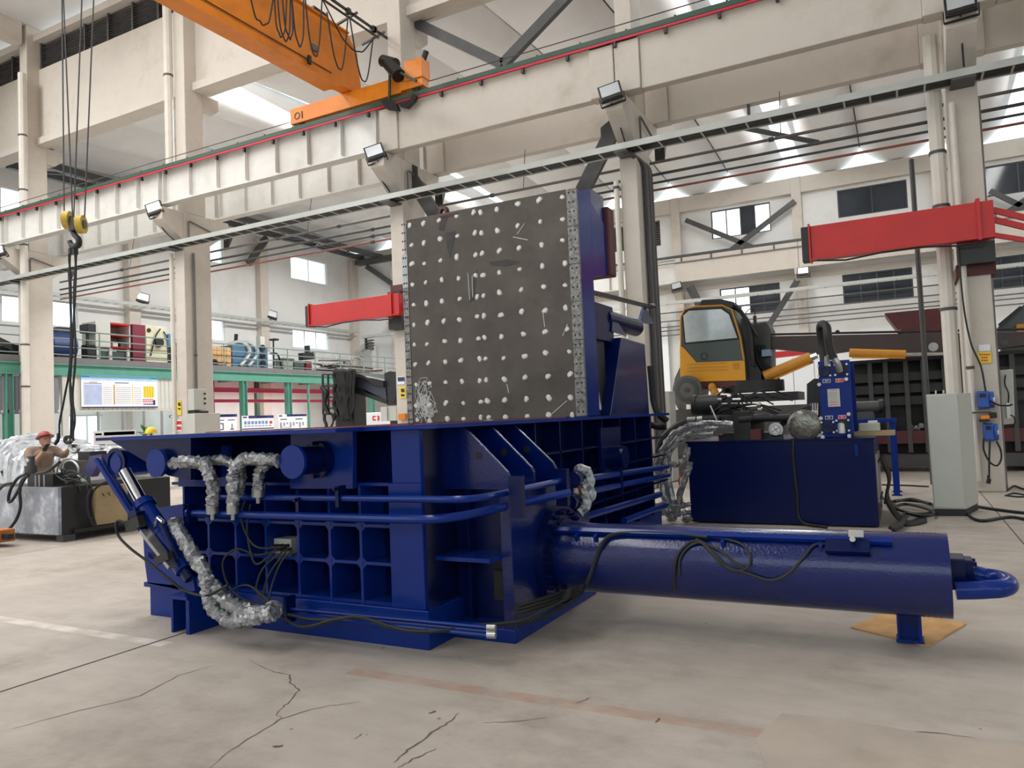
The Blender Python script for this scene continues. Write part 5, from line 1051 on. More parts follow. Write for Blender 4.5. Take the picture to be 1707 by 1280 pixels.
bx = thing('parts_box', 'beige open box on the blue tank beside the cooler plate', 'box', at(1447,725,Y=11.6)); G().box(*box_px(1432,705,1466,719,11.55,.3)).build('body', M('beige_box', (196,192,176), .6), bx, smooth=False, bevel=.008); G().box(*box_px(1447,701,1462,706,11.6,.2)).build('lid', PAPER, bx, smooth=False); a = at(1432,719,Y=11.6); G().box(a.x-.1,a.x+.45,11.55,11.9,TZ+.026,a.z).build('tray', BEIGE, bx, smooth=False)
# cables on the floor
def floor_cable(label, px, r, name='floor_cable'):
    return tag(G().tube(curve_pts([at(x,y,Z=r) for x,y in px], 7), r, 7).build(name, BLACK, None), label, 'cable')
fc = thing('hose_coil', 'loose coil of thick black cables on the floor beside the power unit', 'cables', at(1510,845,Z=0))
for k, px in enumerate((((1470,828),(1490,850),(1505,870),(1490,885)), ((1475,838),(1500,834),(1535,836),(1556,842),(1554,853),(1530,857),(1500,850),(1490,840)), ((1488,846),(1510,840),(1545,848),(1557,856),(1535,860),(1508,856),(1505,872),(1488,882)), ((1492,836),(1520,832),(1550,840)), ((1484,880),(1500,872),(1512,860)))): G().tube(curve_pts([at(x,y,Z=.035+.015*k) for x,y in px], 7), .024, 8).build('cable', OLIVE if k % 2 else BLACK, fc)
floor_cable('long black cable curving right from the control cabinet foot', ((1612,855),(1622,864),(1640,868),(1670,863),(1690,862),(1720,868)), .022)
floor_cable('black cable on the floor below the hose reels', ((1628,844),(1660,849),(1690,853),(1720,856)), .022)
floor_cable('thin cable from the column foot to the right edge', ((1678,818),(1690,810),(1700,813),(1715,818)), .016)
floor_cable('thin cable looping at the right edge behind the column', ((1676,826),(1690,822),(1712,826),(1700,828),(1680,826)), .014)
floor_cable('thin cable on the floor behind the control cabinet', ((1470,808),(1510,809),(1548,811)), .016)
# ================================================================ scrap handler with yellow cab
YH = 18.6
sh = thing('scrap_handler', 'stationary scrap handler crane with yellow operator cab and long dark boom', 'crane', (-3.2, 19.4, 0))
def ph(px, Y=YH): return [at(x, y, Y=Y) for x, y in px]
CABG = M('cab_dark_green', (70,82,80), .35, var=.05)
cabp = ph(((1134,636),(1134,530),(1140,516),(1158,510),(1205,508),(1222,515),(1236,560),(1242,600),(1244,634)))
cab_ = G().prism(cabp, (0,1.5,0)).build('cab', CABG, sh, smooth=False, bevel=.02)
G().prism(ph(((1136,524),(1146,515),(1204,512),(1218,522),(1233,566),(1141,574)), YH-.012), (0,.01,0)).build('window_seal', BLACK, cab_, smooth=False)
CABWIN = M('reflecting_cab_window', (176,188,194), .08, .0, var=.3, vs=.9, spec=1.0)
G().prism(ph(((1139,526),(1148,518),(1202,515),(1215,524),(1229,563),(1143,571)), YH-.02), (0,.008,0)).build('window', CABWIN, cab_, smooth=False)
G().tube([at(x,y,Y=YH-.01) for x,y in ((1135,575),(1135,529),(1141,516),(1158,511),(1204,509),(1220,516),(1234,562),(1240,600))], .022, 6).build('rim_trim', AMBER, cab_)
G().prism(ph(((1133,576),(1140,580),(1161,604),(1241,601),(1243,634),(1134,637)), YH-.03), (0,.03,0)).build('lower_panel', YELLOW, cab_, smooth=False, bevel=.006)
for y in (607,613,618): G().bar(at(1145,y+.5,Y=YH-.035), at(1212,y-2,Y=YH-.035), .008, .03).build('panel_groove', AMBER, cab_, smooth=False)
G().box(*box_px(1222,604,1232,616,YH-.04,.02)).build('latch_panel', AMBER, cab_, smooth=False); c = at(1174,594,Y=YH-.01); G().ring(c, (0,1,0), .09, .07, .02, 20).build('door_handle', BLACK, cab_)
G().prism(ph(((1134,637),(1243,634),(1250,640),(1190,647),(1140,644))), (0,1.4,0)).build('cab_floor', MAROON, cab_, smooth=False)
G().prism(ph(((1165,510),(1170,500),(1200,498),(1222,503),(1222,512))), (0,1.1,0)).build('roof_rack', BLACKM, cab_, smooth=False)
G().tube(curve_pts(ph(((1200,504),(1228,512),(1246,540),(1252,580),(1256,610)), YH+.1), 6), .05, 8).build('hose_bundle', BLACK, sh); G().tube(curve_pts(ph(((1215,506),(1240,525),(1252,545),(1262,560)), YH+.2), 6), .04, 8).build('hose_bundle', BLACK, sh)
G().tube(curve_pts(ph(((1240,525),(1250,515),(1258,520),(1258,530)), YH+.1), 6), .012, 6).build('mirror_arm', BLACKM, sh); G().box(*box_px(1256,526,1260,543,YH+.1,.1)).build('mirror', BLACKM, sh, smooth=False)
G().prism(ph(((1235,530),(1250,538),(1256,600),(1268,620),(1270,640),(1240,640)), YH+.2), (0,1.0,0)).build('cab_mount', BLACKM, sh, smooth=False)
G().prism(ph(((1252,540),(1278,537),(1284,548),(1286,640),(1256,640)), YH+.6), (0,.8,0)).build('slew_tower', DKSTEEL, sh, smooth=False)
BOOM = M('dark_brown_boom_paint', (66,56,54), .5, var=.12)
G().prism(ph(((1255,561),(1500,556),(1600,555),(1740,552),(1740,572),(1590,590),(1560,592),(1440,581),(1380,590),(1365,590),(1255,577)), YH+.7), (0,.4,0)).build('boom', BOOM, sh, smooth=False, bevel=.01)
G().cyl(at(1258,558,Y=YH+.7), at(1740,548,Y=YH+.7), .03, n=6).build('boom_pipe', BLACKM, sh); c = at(1556,578,Y=YH+.66); G().cyl(c, c+V((0,.5,0)), .1, n=14).build('pivot_pin', ALU, sh)
for x in (1396,1500): c = at(x,553,Y=YH+.7); G().ball(c, .05, 8, 6).build('pipe_clip', BLACKM, sh)
a, b = at(1275,628,Y=YH+.4), at(1352,596,Y=YH+.4); G().cyl(a, b, .14, n=16).build('lift_cylinder', AMBER, sh); G().cyl(b, at(1362,592,Y=YH+.4), .08, n=10).build('lift_rod', CHROME, sh); G().bar(at(1290,632,Y=YH+.3), at(1350,606,Y=YH+.3), .03, .04).build('cylinder_pipe', AMBER, sh, smooth=False)
a, b = at(1416,588,Y=YH+.4), at(1510,591,Y=YH+.4); G().cyl(a, b, .1, n=16).build('arm_cylinder', AMBER, sh); G().cyl(b, at(1582,590,Y=YH+.4), .04, n=10).build('arm_rod', CHROME, sh); G().bar(at(1420,596,Y=YH+.35), at(1508,596,Y=YH+.35), .03, .04).build('cylinder_pipe', AMBER, sh, smooth=False)
R = random.Random(6)
for k in range(4): G().tube(curve_pts(ph(((1262+k*4,575),(1262+k*3,600),(1275+k*6,620),(1288+k*4,640)), YH+.5), 6), .03, 7).build('hose', BLACK, sh)
G().box(*box_px(1270,582,1284,594,YH+.35,.3)).build('valve_block', M('pale_blue_block', (128,156,184), .5), sh, smooth=False)
c = at(1255,650,Y=YH+.7); G().cyl((c.x,c.y,c.z-.05), (c.x,c.y,c.z+.22), .75, n=32).build('slew_ring', BLACKM, sh)
G().box(*box_px(1200,652,1330,672,YH,1.3)).build('turntable', BLACKM, sh, smooth=False)
bb = box_px(1110,672,1380,700,YH-.1,1.35); G().box(bb[0], bb[1], bb[2], bb[3], bb[4]-.9, bb[5]).build('base_frame', DKSTEEL, sh, smooth=False)
g = G()
for x in (bb[0]+.2, bb[0]+1.6, bb[1]-1.6, bb[1]-.2): G().box(x-.15,x+.15,bb[2]+.1,bb[3]-.1,0,bb[4]).build('base_leg', DKSTEEL, sh, smooth=False)
c = at(1145,650,Y=YH-.2); mo = G().cyl(c, c+V((0,.8,0)), .36, n=28).build('electric_motor', PIPEG, sh); G().ring(c+V((0,-.02,0)), (0,1,0), .3, .2, .03, 24).cyl(c+V((0,-.03,0)), c, .06, n=12).build('fan_cover', CABG, mo)
G().prism(ph(((1125,630),(1134,610),(1134,690),(1120,660)), YH+.3), (0,.6,0)).build('motor_guard', PIPEG, sh, smooth=False)
for k in range(3): c = at(1187+4*k,646+7*k,Y=YH-.1); G().ball(c, .1, 8, 6, (1,1,1.2)).build('valve_handle', AMBER, sh)
# ================================================================ dark ribbed baler body and red oxide parts at the right
bk = thing('unfinished_baler', 'long black ribbed baler body waiting unfinished at the right', 'baler', (2.5, 20.5, 0))
DARKB = M('black_primer', (44,44,46), .5, var=.15)
x0, x1 = at(1416,700,Y=20).x, 6.2; zt2 = at(1500,597,Y=20).z
G().box(x0, x1, 20.35, 22, .35, zt2-.05).build('body', DARKB, bk, smooth=False)
G().box(x0, x1, 19.9, 22, zt2-.08, zt2).build('top_plate', DARKB, bk, smooth=False); G().box(x0-.2, x1, 20.0, 22, .3, .42).build('bottom_plate', MAROON, bk, smooth=False)
for y, m_ in ((628,DARKB),(648,DARKB),(668,DARKB)): z = at(1500,y,Y=20.0).z; G().box(x0, x1, 20.0, 20.35, z-.1, z+.1).build('stringer', m_, bk, smooth=False)
z = at(1500,728,Y=20.0).z; G().box(x0-.4, x1, 19.95, 20.4, z-.16, z+.14).build('sill_beam', MAROON, bk, smooth=False); z = at(1500,768,Y=19.9).z; G().box(x0-.4, x1, 19.9, 20.3, z-.14, z+.14).build('skid_beam', DKSTEEL, bk, smooth=False)
for x in (1452,1478,1512,1541,1576,1602,1690): xx = at(x,650,Y=19.95).x; G().box(xx-.05,xx+.05,19.92,20.35,.45,zt2-.08).build('rib', DKSTEEL, bk, smooth=False)
for x in (x0+.3, (x0+x1)/2, x1-.4): G().box(x-.1,x+.1,20.1,21.8,0,.3).build('foot', DARKB, bk, smooth=False)
R = random.Random(1); g = G()
for k in range(14): c = at(R.uniform(1515,1540), R.uniform(708,716), Y=20.1); g.ball(c, .05, 6, 4)
tag(g.build('film_scraps', PLASTIC, None), 'crumpled shiny film stuffed between the ribs of the black baler', 'scraps', kind='stuff')
hpr = thing('feed_hopper', 'dark red oxide feed hopper behind the boom against the white wall', 'hopper', (0.8, 25, 2)); P = ph(((1474,522),(1590,511),(1590,560),(1503,558)), 24.5); G().prism(P, (0,1.6,0)).build('chute', MAROON, hpr, smooth=False, bevel=.01); P = ph(((1480,578),(1640,570),(1640,596),(1482,597)), 24.5); P2 = P; G().prism(P, (0,1.6,0)).build('frame', MAROON, hpr, smooth=False)
a = ph(((1500,556),(1640,555),(1640,575),(1500,578)), 24.6); G().prism(a, (0,1.4,0)).build('neck', MAROON, hpr, smooth=False)
for x in (1490,1640): p = at(x,597,Y=24.8); G().box(p.x-.1,p.x+.1,24.7,26,0,p.z+.1).build('leg', MAROON, hpr, smooth=False)
ge = thing('grab_arm', 'grey green slanted grab arm at the right edge beyond the column', 'grab', (4, 24, 2)); P = ph(((1664,545),(1710,505),(1740,500),(1740,556),(1664,556)), 23.2); G().prism(P, (0,.4,0)).build('arm', CABG, ge, smooth=False); P = ph(((1664,540),(1700,510),(1706,512),(1668,546)), 23.1); G().prism(P, (0,.1,0)).build('rod', BLACKM, ge, smooth=False); p = at(1704,550,Y=23.1); G().box(p.x-.12,p.x+.4,23.0,23.2,p.z-.05,p.z+.15).build('yellow_block', AMBER, ge, smooth=False); p=at(1690,556,Y=23.3); G().box(p.x-.3,p.x+1.5,23.2,23.6,0,p.z).build('stand', DKSTEEL, ge, smooth=False)
# white panels against the far wall
WPAN = M('white_panel', (232,235,238), .5, var=.02)
def wallpanel(name, label, cat, x0, y0, x1, y1, Y, t, n, mt=WPAN):
    b = box_px(x0,y0,x1,y1,Y,t); o = thing(name, label, cat, ((b[0]+b[1])/2, Y, 0)); w = (b[1]-b[0])/n
    for i in range(n): G().box(b[0]+w*i+.01, b[0]+w*(i+1)-.01, Y, Y+t, .02, b[5]).build('panel', mt, o, smooth=False, bevel=.01)
    G().box(b[0],b[1],Y+.02,Y+t,0,.02).build('base', DKSTEEL, o, smooth=False); return o
wallpanel('tall_cupboard', 'tall white cupboards by the far wall below the amber lift cylinder', 'cupboard', 1292,590,1392,690,33,.6,3)
wallpanel('sliding_door', 'white sliding door in the far wall left of the yellow cab', 'door', 1038,535,1112,700,39.3,.1,3)
o = wallpanel('grey_cupboard', 'small grey cupboard between the blue tower and the big motor', 'cupboard', 1086,652,1116,705,17.2,.5,1, LGREY)
rdp = plate('red_beam', None, None, ((1285,588),(1380,580),(1384,586),(1288,598)), Y=30, t=.3, mt=RED); tag(rdp, 'red steel beam seen under the dark boom behind the lift cylinder', 'beam')
# ================================================================ mezzanine along the end wall
XM = -28.2
mz = struct('mezzanine', (-30.3, 27, 0))
GDECK = M('grey_deck_edge', (112,110,112), .6, var=.08)
G().box(-32.4, XM, 8, 39, 4.42, 4.6).box(XM, XM+.04, 8, 39, 4.42, 4.68).build('deck', GDECK, mz, smooth=False)
G().box(XM-.02, XM+.03, 8, 39, 4.0, 4.42).box(XM-.2, XM+.12, 8, 39, 4.38, 4.42).box(XM-.2, XM+.12, 8, 39, 3.98, 4.02).build('edge_beam', GREEN, mz, smooth=False)
for y in range(10, 39, 3): G().box(-32.3, XM-.03, y-.06, y+.06, 4.2, 4.42).build('joist', GREEN, mz, smooth=False)
for y in (15.2, 25.9, 28.87, 35.7):
    G().box(XM-.14,XM+.14,y-.13,y-.1,0,4.0).box(XM-.14,XM+.14,y+.1,y+.13,0,4.0).box(XM-.02,XM+.02,y-.1,y+.1,0,4.0).build('post', GREEN, mz, smooth=False)
G().box(XM-.05,XM+.05,30.3,30.4,0,4.0).build('post', GREEN, mz, smooth=False)
for y in (26.5, 29.5, 36): G().box(-31.2,-31,y-.1,y+.1,0,4.4).build('rear_post', DGREEN, mz, smooth=False)
rg = thing('railing', 'thin grey green guard railing along the mezzanine edge', 'railing', (XM, 27, 4.6))
RAILM = M('railing_paint', (120,142,136), .5, var=.05)
for z in (4.78, 5.08, 5.4, 5.72): G().cyl((XM,8,z), (XM,39,z), .024 if z < 5.7 else .03, n=6).build('rail', RAILM, rg)
y = 8.4
while y < 39: G().cyl((XM,y,4.6), (XM,y,5.74), .03, n=6).build('post', RAILM, rg); y += 2.05
def mbox(x0, y0, x1, y1, X, d):
    a, b = at(x0, y1, X=X), at(x1, y0, X=X); return (X-d, X, a.y, b.y, min(a.z, b.z), max(a.z, b.z))
MX = XM-.5; DZ = 4.6
def mz_root(name, lab, cat, px, X=MX): p = at(*px, X=X); return thing(name, lab, cat, (X, p.y, DZ))
def onb(b, z=DZ): return (b[0], b[1], b[2], b[3], z, b[5])
# goods on the deck
o = mz_root('electric_motor', 'large dark blue electric motor on the mezzanine beside the sling ropes', 'motor', (115,575)); b = mbox(93,559,140,590,MX,1.1); cy, cz = (b[2]+b[3])/2, DZ+.62
G().cyl((MX-.6,b[2],cz), (MX-.6,b[3]-.2,cz), .55, n=22).build('body', M('motor_blue', (40,62,116), .5), o); G().cyl((MX-.6,b[2]-.15,cz), (MX-.6,b[2]+.0,cz), .48, n=20).build('end_bell', BLACKM, o); G().box(MX-1.1,MX-.1,b[2]+.1,b[3]-.3,DZ,cz-.4).build('foot', BLACKM, o, smooth=False); G().box(MX-.8,MX-.4,cy-.2,cy+.3,cz+.5,cz+.75).build('terminal_box', BLACKM, o, smooth=False)
o = mz_root('drill_press', 'small black machine tool on the mezzanine left of the red shelves', 'machine', (152,560)); b = mbox(146,541,158,592,MX,.5); m_ = (b[2]+b[3])/2
G().box(MX-.4,MX,b[2],b[3],DZ,DZ+.7).build('stand', BLACKM, o, smooth=False); G().cyl((MX-.25,m_,DZ+.7),(MX-.25,m_,b[5]-.1),.06,n=10).build('column', DKSTEEL, o); G().box(MX-.45,MX+.1,m_-.2,m_+.15,b[5]-.35,b[5]).build('head', BLACKM, o, smooth=False, bevel=.02)
o = mz_root('shelf_unit', 'grey shelf cabinet with bright red shelf edges on the mezzanine', 'shelving', (190,570)); b = onb(mbox(160,541,217,604,MX,.9)); 
ym = b[2]+(b[3]-b[2])*.42; zs = DZ+.62
G().box(b[0],b[1],b[2],ym,zs,b[5]).build('drawer_block', LGREY, o, smooth=False, bevel=.01)
for z in (b[5]-.06, zs+(b[5]-zs)*.5, zs): G().box(b[0],b[1]+.02,ym,b[3],z,z+.07).build('shelf', RED, o, smooth=False)
G().box(b[0],b[1],b[3]-.05,b[3],zs,b[5]).build('side_panel', LGREY, o, smooth=False); G().box(b[0],b[0]+.03,ym,b[3],zs,b[5]).build('back_panel', GREYP, o, smooth=False)
for y in (b[2]+.1, ym, b[3]-.1): G().box(b[1]-.1,b[1],y-.06,y+.06,DZ,zs).build('leg', LGREY, o, smooth=False)
G().box(b[0],b[1]-.1,b[2]+.2,b[3]-.2,DZ,DZ+.5).build('stored_crate', CABG, o, smooth=False)
for k in range(3): G().box(b[0]+.2,b[1]-.15,ym+.2+k*.35,ym+.42+k*.35,zs+.07,zs+.28).build('stored_part', LGREY if k != 1 else DKSTEEL, o, smooth=False)
o = mz_root('power_press', 'cream machine with maroon side and blue bottles on the mezzanine', 'machine', (250,575)); b = onb(mbox(222,545,278,605,MX,1.1)); CREAM = M('cream_enamel', (208,204,176), .5, var=.08)
G().box(b[0],b[1],b[2],b[2]+.6,DZ,b[5]-.02).build('side_frame', M('maroon_enamel', (120,36,58), .5), o, smooth=False, bevel=.01); G().box(b[0],b[1]+.02,b[2]+.6,b[3],DZ,b[5]).build('body', CREAM, o, smooth=False, bevel=.03)
c = V((b[1]+.03,b[2]+1.2,DZ+1.0)); G().cyl(c, c+V((.12,0,0)), .2, n=18).build('flywheel', BLACKM, o)
for y, z in ((.75,1.5),(2.3,1.35)): G().cyl((b[1]+.02,b[2]+y,DZ+z),(b[1]+.06,b[2]+y,DZ+z),.09,n=12).build('cover', BLACKM, o)
for y, z in ((1.75,.9),(2.2,.35)): G().cyl((b[1]+.1,b[2]+y,DZ+z),(b[1]+.1,b[2]+y,DZ+z+.5),.13,n=12).build('blue_bottle', SKYB, o)
G().tube(curve_pts([V((b[1]+.05,b[2]+.8,DZ+.4)),V((b[1]+.1,b[2]+1.0,DZ+1.2)),V((b[1]+.05,b[2]+1.3,DZ+1.6))],6), .03, 6).tube(curve_pts([V((b[1]+.05,b[3]-.2,DZ+1.5)),V((b[1]+.15,b[3]+.1,DZ+.9)),V((b[1]+.05,b[3]+.25,DZ+.3))],6), .025, 6).build('hose', BLACK, o)
o = mz_root('steel_cabinet', 'dark grey cabinet half hidden by the second left column on the mezzanine', 'cabinet', (285,590)); b = onb(mbox(281,571,300,606,MX-1.2,.7)); G().box(*b).build('body', DKSTEEL, o, smooth=False, bevel=.01); G().box(b[1],b[1]+.02,b[2]+.05,b[3]-.05,DZ+.1,b[5]-.1).build('door', BLACKM, o, smooth=False)
o = mz_root('plywood_crate', 'plywood crate on the mezzanine right of the second left column', 'crate', (367,600)); b = onb(mbox(346,580,385,616,MX,1.2)); n_ = 5
for i in range(n_): G().box(b[0],b[1],b[2]+(b[3]-b[2])*i/n_+.01,b[2]+(b[3]-b[2])*(i+1)/n_-.01,DZ+.1,b[5]).build('plank', WOOD, o, smooth=False)
G().box(b[0],b[1],b[2],b[3],DZ,DZ+.1).build('base', WOOD, o, smooth=False); G().box(b[0]+.03,b[1]-.03,b[2],b[3],b[5],b[5]+.02).build('top', WOOD, o, smooth=False)
o = mz_root('hand_cart', 'little black cart in front of the plywood crate', 'cart', (362,608), XM-.2); p = at(352,610,X=XM-.25); G().box(p.x-.15,p.x,p.y,p.y+1.0,DZ+.2,DZ+.28).build('frame', BLACKM, o, smooth=False); G().cyl((p.x,p.y+.15,DZ+.2),(p.x+.06,p.y+.15,DZ+.2),.2,n=14).build('wheel', BLACK, o); G().box(p.x-.1,p.x-.04,p.y+.85,p.y+.9,DZ,DZ+.2).build('leg', BLACKM, o, smooth=False)
o = mz_root('blue_machine', 'steel blue machine casing with silver ducts on the mezzanine', 'machine', (416,600)); b = onb(mbox(388,580,446,618,MX,1.2)); BM_ = M('steel_blue_paint', (74,106,134), .5, var=.08); G().box(b[0],b[1],b[2],b[3],DZ,b[5]).build('casing', BM_, o, smooth=False, bevel=.02)
for k in range(2): y = b[2]+.4+k*.5; G().tube(curve_pts([V((b[1]+.08,y,DZ+.15)),V((b[1]+.1,y+.5,DZ+.7)),V((b[1]+.08,y+.55,b[5]-.1)),V((b[1]-.1,y+.2,b[5]+.2)),V((b[1]-.4,y-.3,b[5]+.05))],6), .1, 9).build('duct', GALV, o)
G().box(b[1]-.5,b[1]-.2,b[2]+2.0,b[2]+2.3,b[5],b[5]+.6).build('monitor_post', LGREY, o, smooth=False); G().cyl((b[1]-.3,b[2]+.5,b[5]+.2),(b[1]-.25,b[2]+.5,b[5]+.6),.09,n=10).build('vent_pipe', BLACKM, o)
for k in range(3): G().cyl((b[1]+.02,b[2]+1.9,DZ+.35+k*.4),(b[1]+.08,b[2]+1.9,DZ+.35+k*.4),.16,n=14).build('valve_wheel', BLACKM, o)
o = mz_root('work_lamp', 'grey cardboard and black lamp stand on the mezzanine', 'stand', (462,600)); b = onb(mbox(447,587,468,618,MX,.6)); G().box(b[0],b[0]+.05,b[2],b[3],DZ,b[5]).build('board', PAPER, o, smooth=False); G().tube(curve_pts([V((b[1],b[2]+.2,DZ+.9)),V((b[1],b[2]+.7,DZ+.85)),V((b[1],b[2]+1.0,DZ))],5), .05, 7).build('arm', BLACKM, o)
o = mz_root('bin', 'pale grey lidded bin on the mezzanine', 'bin', (480,607)); b = onb(mbox(471,598,490,616,MX,.6)); G().prism([(b[0],b[2]+.08,DZ),(b[1],b[2]+.08,DZ),(b[1],b[3]-.08,DZ),(b[0],b[3]-.08,DZ)], (0,0,b[5]-DZ-.1)).build('body', M('bin_grey', (150,152,140), .6), o, smooth=False); G().box(b[0]-.04,b[1]+.04,b[2],b[3],b[5]-.1,b[5]).build('lid', M('bin_lid', (120,124,116), .6), o, smooth=False, bevel=.02); G().cyl((b[0]+.1,b[2]-.1,DZ),(b[0]+.1,b[2]-.1,b[5]+1.0),.04,n=8).box(b[0]-.1,b[0]+.3,b[2]-.2,b[2]+.1,b[5]+.95,b[5]+1.05).build('post', BLACKM, o, smooth=False)
o = mz_root('green_box', 'dark teal box beside the pale bin on the mezzanine', 'box', (497,608)); b = onb(mbox(491,604,507,618,MX,.7)); G().box(*b).build('body', CABG, o, smooth=False, bevel=.01); G().box(b[0]-.02,b[1]+.02,b[2]-.02,b[3]+.02,b[5],b[5]+.05).build('lid', CABG, o, smooth=False)
o = mz_root('bench_vice', 'black vice on a red stand on the mezzanine below the jib tip', 'vice', (515,600)); b = onb(mbox(507,588,524,618,MX,.5)); G().box(b[0],b[1],b[2]+.2,b[2]+.6,DZ,b[5]-.5).build('stand', M('dark_red_stand', (120,40,50), .5), o, smooth=False); G().obox((MX-.2,(b[2]+b[3])/2,b[5]-.2), (.35,0,0), (0,.9,.1), (0,-.05,.4)).build('jaw_block', BLACKM, o, smooth=False, bevel=.03); G().box(b[0]+.1,b[1]-.1,b[2]+.5,b[2]+.62,b[5]-.1,b[5]+.4).build('spindle', BLACKM, o, smooth=False)
o = mz_root('steel_offcuts', 'tangled stack of long steel offcuts lying on the mezzanine', 'scrap', (580,615)); R = random.Random(12)
y0, y1 = at(527,612,X=MX).y, at(632,622,X=MX).y
for k in range(34):
    a = R.uniform(y0, y1-1.5); l = R.uniform(.8, 2.2); z = DZ+.04+R.random()**1.5*.75; x = MX-R.uniform(0,1.0); mt2 = R.choice([DKSTEEL, MAROON, BLACKM, PIPEG, M('rusty_offcut', (112,76,58), .7) if k == 0 else MAROON]); G().bar((x,a,z), (x+R.uniform(-.4,.4),a+l,max(DZ+.04,z+R.uniform(-.15,.2))), R.uniform(.05,.12), R.uniform(.04,.1)).build('offcut', mt2, o, smooth=False)
o = mz_root('wire_coils', 'row of pale wire hoops standing on the steel offcuts', 'wire coils', (590,600), MX-.3); y0, y1 = at(560,600,X=MX).y, at(603,600,X=MX).y
for k in range(7):
    c = V((MX-.4, y0+(y1-y0)*k/6, DZ+.62)); G().ring(c, (1,.25*(k % 3-1),0), .56, .525, .03, 20).build('hoop', LGREY if k % 2 else M('straw_wire', (196,178,140), .6) if k == 1 else LGREY, o)
o = mz_root('junk_pile', 'dark machine parts piled at the left end of the mezzanine', 'parts', (15,580)); R = random.Random(13)
for k in range(12): c = at(R.uniform(2,27), R.uniform(572,588), X=MX); G().obox((MX-R.uniform(0,.5),c.y,max(DZ+.15,c.z)), (.4,0,.1), (0,R.uniform(.2,.7),R.uniform(-.2,.2)), (0,-.1,R.uniform(.15,.4))).build('machine_part', BLACKM if k % 3 else DKSTEEL, o, smooth=False)
# ---------------------------------------------------------------- office under the mezzanine
of = struct('office', (XM, 19, 0)); CORR = M('corrugated_cladding', (206,206,198), .55, .1, var=.04); CORRG = M('grey_cladding', (126,130,136), .55, .1, var=.05)
yo0, yo1 = 15.5, 22.9
def clad(y0, y1, z0, z1, mt):
    n = max(1, int((y1-y0)/.2)); me = mesh0('cladding_panel', G().prism([(0,0,z0),(.035,.03,z0),(.035,.13,z0),(0,.16,z0),(0,.2,z0),(-.03,.2,z0),(-.03,0,z0)], (0,0,z1-z0)), mt, False)
    for i in range(n): piece('cladding_panel', me, (XM+.0, y0+i*.2, 0), of)
clad(17.35, yo1, 2.68, 3.98, CORR); clad(9, 17.1, 2.55, 3.9, CORRG)
G().box(XM-.05,XM+.02,9,yo1,2.6,2.68).build('head_rail', CORR, of, smooth=False); G().box(XM-.06,XM+.06,17.1,17.35,0,3.98).build('corner_post', LGREY, of, smooth=False); G().box(XM-.06,XM+.03,yo1,yo1+.12,0,3.98).build('corner_post', LGREY, of, smooth=False)
G().box(XM-.05,XM+.02,9,yo1,0,.9).build('dado_panel', CORR, of, smooth=False)
for y in (17.5,18.55,19.6,20.55,21.4,22.2,22.85, 12,14,16.3): G().box(XM-.03,XM+.03,y-.04,y+.04,.9,2.6).build('mullion', ALU, of, smooth=False)
G().box(XM-.008,XM+.004,9,yo1,.9,2.6).build('pane', GLASS, of, smooth=False)
G().box(-32.3,XM-.05,yo1-.1,yo1,0,3.9).build('partition', WHITE, of, smooth=False)
b = mbox(136,628,262,680,XM+.09,.03); bd = thing('notice_board', 'wide printed information board with blue header hanging on the office cladding', 'notice board', (XM+.09,(b[2]+b[3])/2,b[4]))
G().box(*b).build('panel', PAPER, bd, smooth=False)
W_, H_ = b[3]-b[2], b[5]-b[4]
def bq(u0,u1,v0,v1,mt,t=.004): G().box(b[1],b[1]+t,b[2]+W_*u0,b[2]+W_*u1,b[4]+H_*v0,b[4]+H_*v1).build('print_block', mt, bd, smooth=False)
bq(0,1,.9,1,SKYB); bq(0,1,.84,.9,M('pale_blue_print',(170,206,236),.5)); bq(0,1,0,.035,NAVY)
bq(.03,.25,.1,.7,M('lilac_print',(178,190,222),.5)); bq(.03,.25,.73,.745,NAVY)
bq(.4,.415,.1,.7,AMBER); bq(.645,.655,.1,.7,YEL); bq(.8,.95,.32,.68,YEL)
for k in range(4): bq(.82+.035*k,.823+.035*k,.32,.68,BLACKM,.006)
for k in range(9): bq(.43,.63,.14+.06*k,.15+.06*k,GREYT); bq(.27,.38,.14+.06*k,.148+.06*k,GREYT); bq(.67,.77,.14+.06*k,.15+.06*k,GREYT)
for k in range(14): bq(.42+.013*k,.429+.013*k,.755,.785,NAVY)
for k in range(5): bq(.1+.02*k,.115+.02*k,.76,.785,GREYT)
for k in range(6): bq(.79+.025*k,.807+.025*k,.23,.27,REDP); bq(.79+.025*k,.807+.025*k,.17,.21,REDP); bq(.8+.025*k,.815+.025*k,.08,.13,NAVY); 
bq(.935,.965,.08,.24,NAVY); bq(.1,.9,.93,.96,PAPER,.005)
o = thing('exit_sign', 'small dark green exit sign over the office door', 'sign', (XM+.05,22.6,2.4)); e = mbox(283,692,290,696,XM+.06,.03); G().box(*e).build('panel', M('exit_green', (40,96,66), .5), o, smooth=False); G().box(e[1],e[1]+.004,e[2]+.03,e[3]-.03,e[4]+.03,e[5]-.03).build('print_mark', PAPER, o, smooth=False)
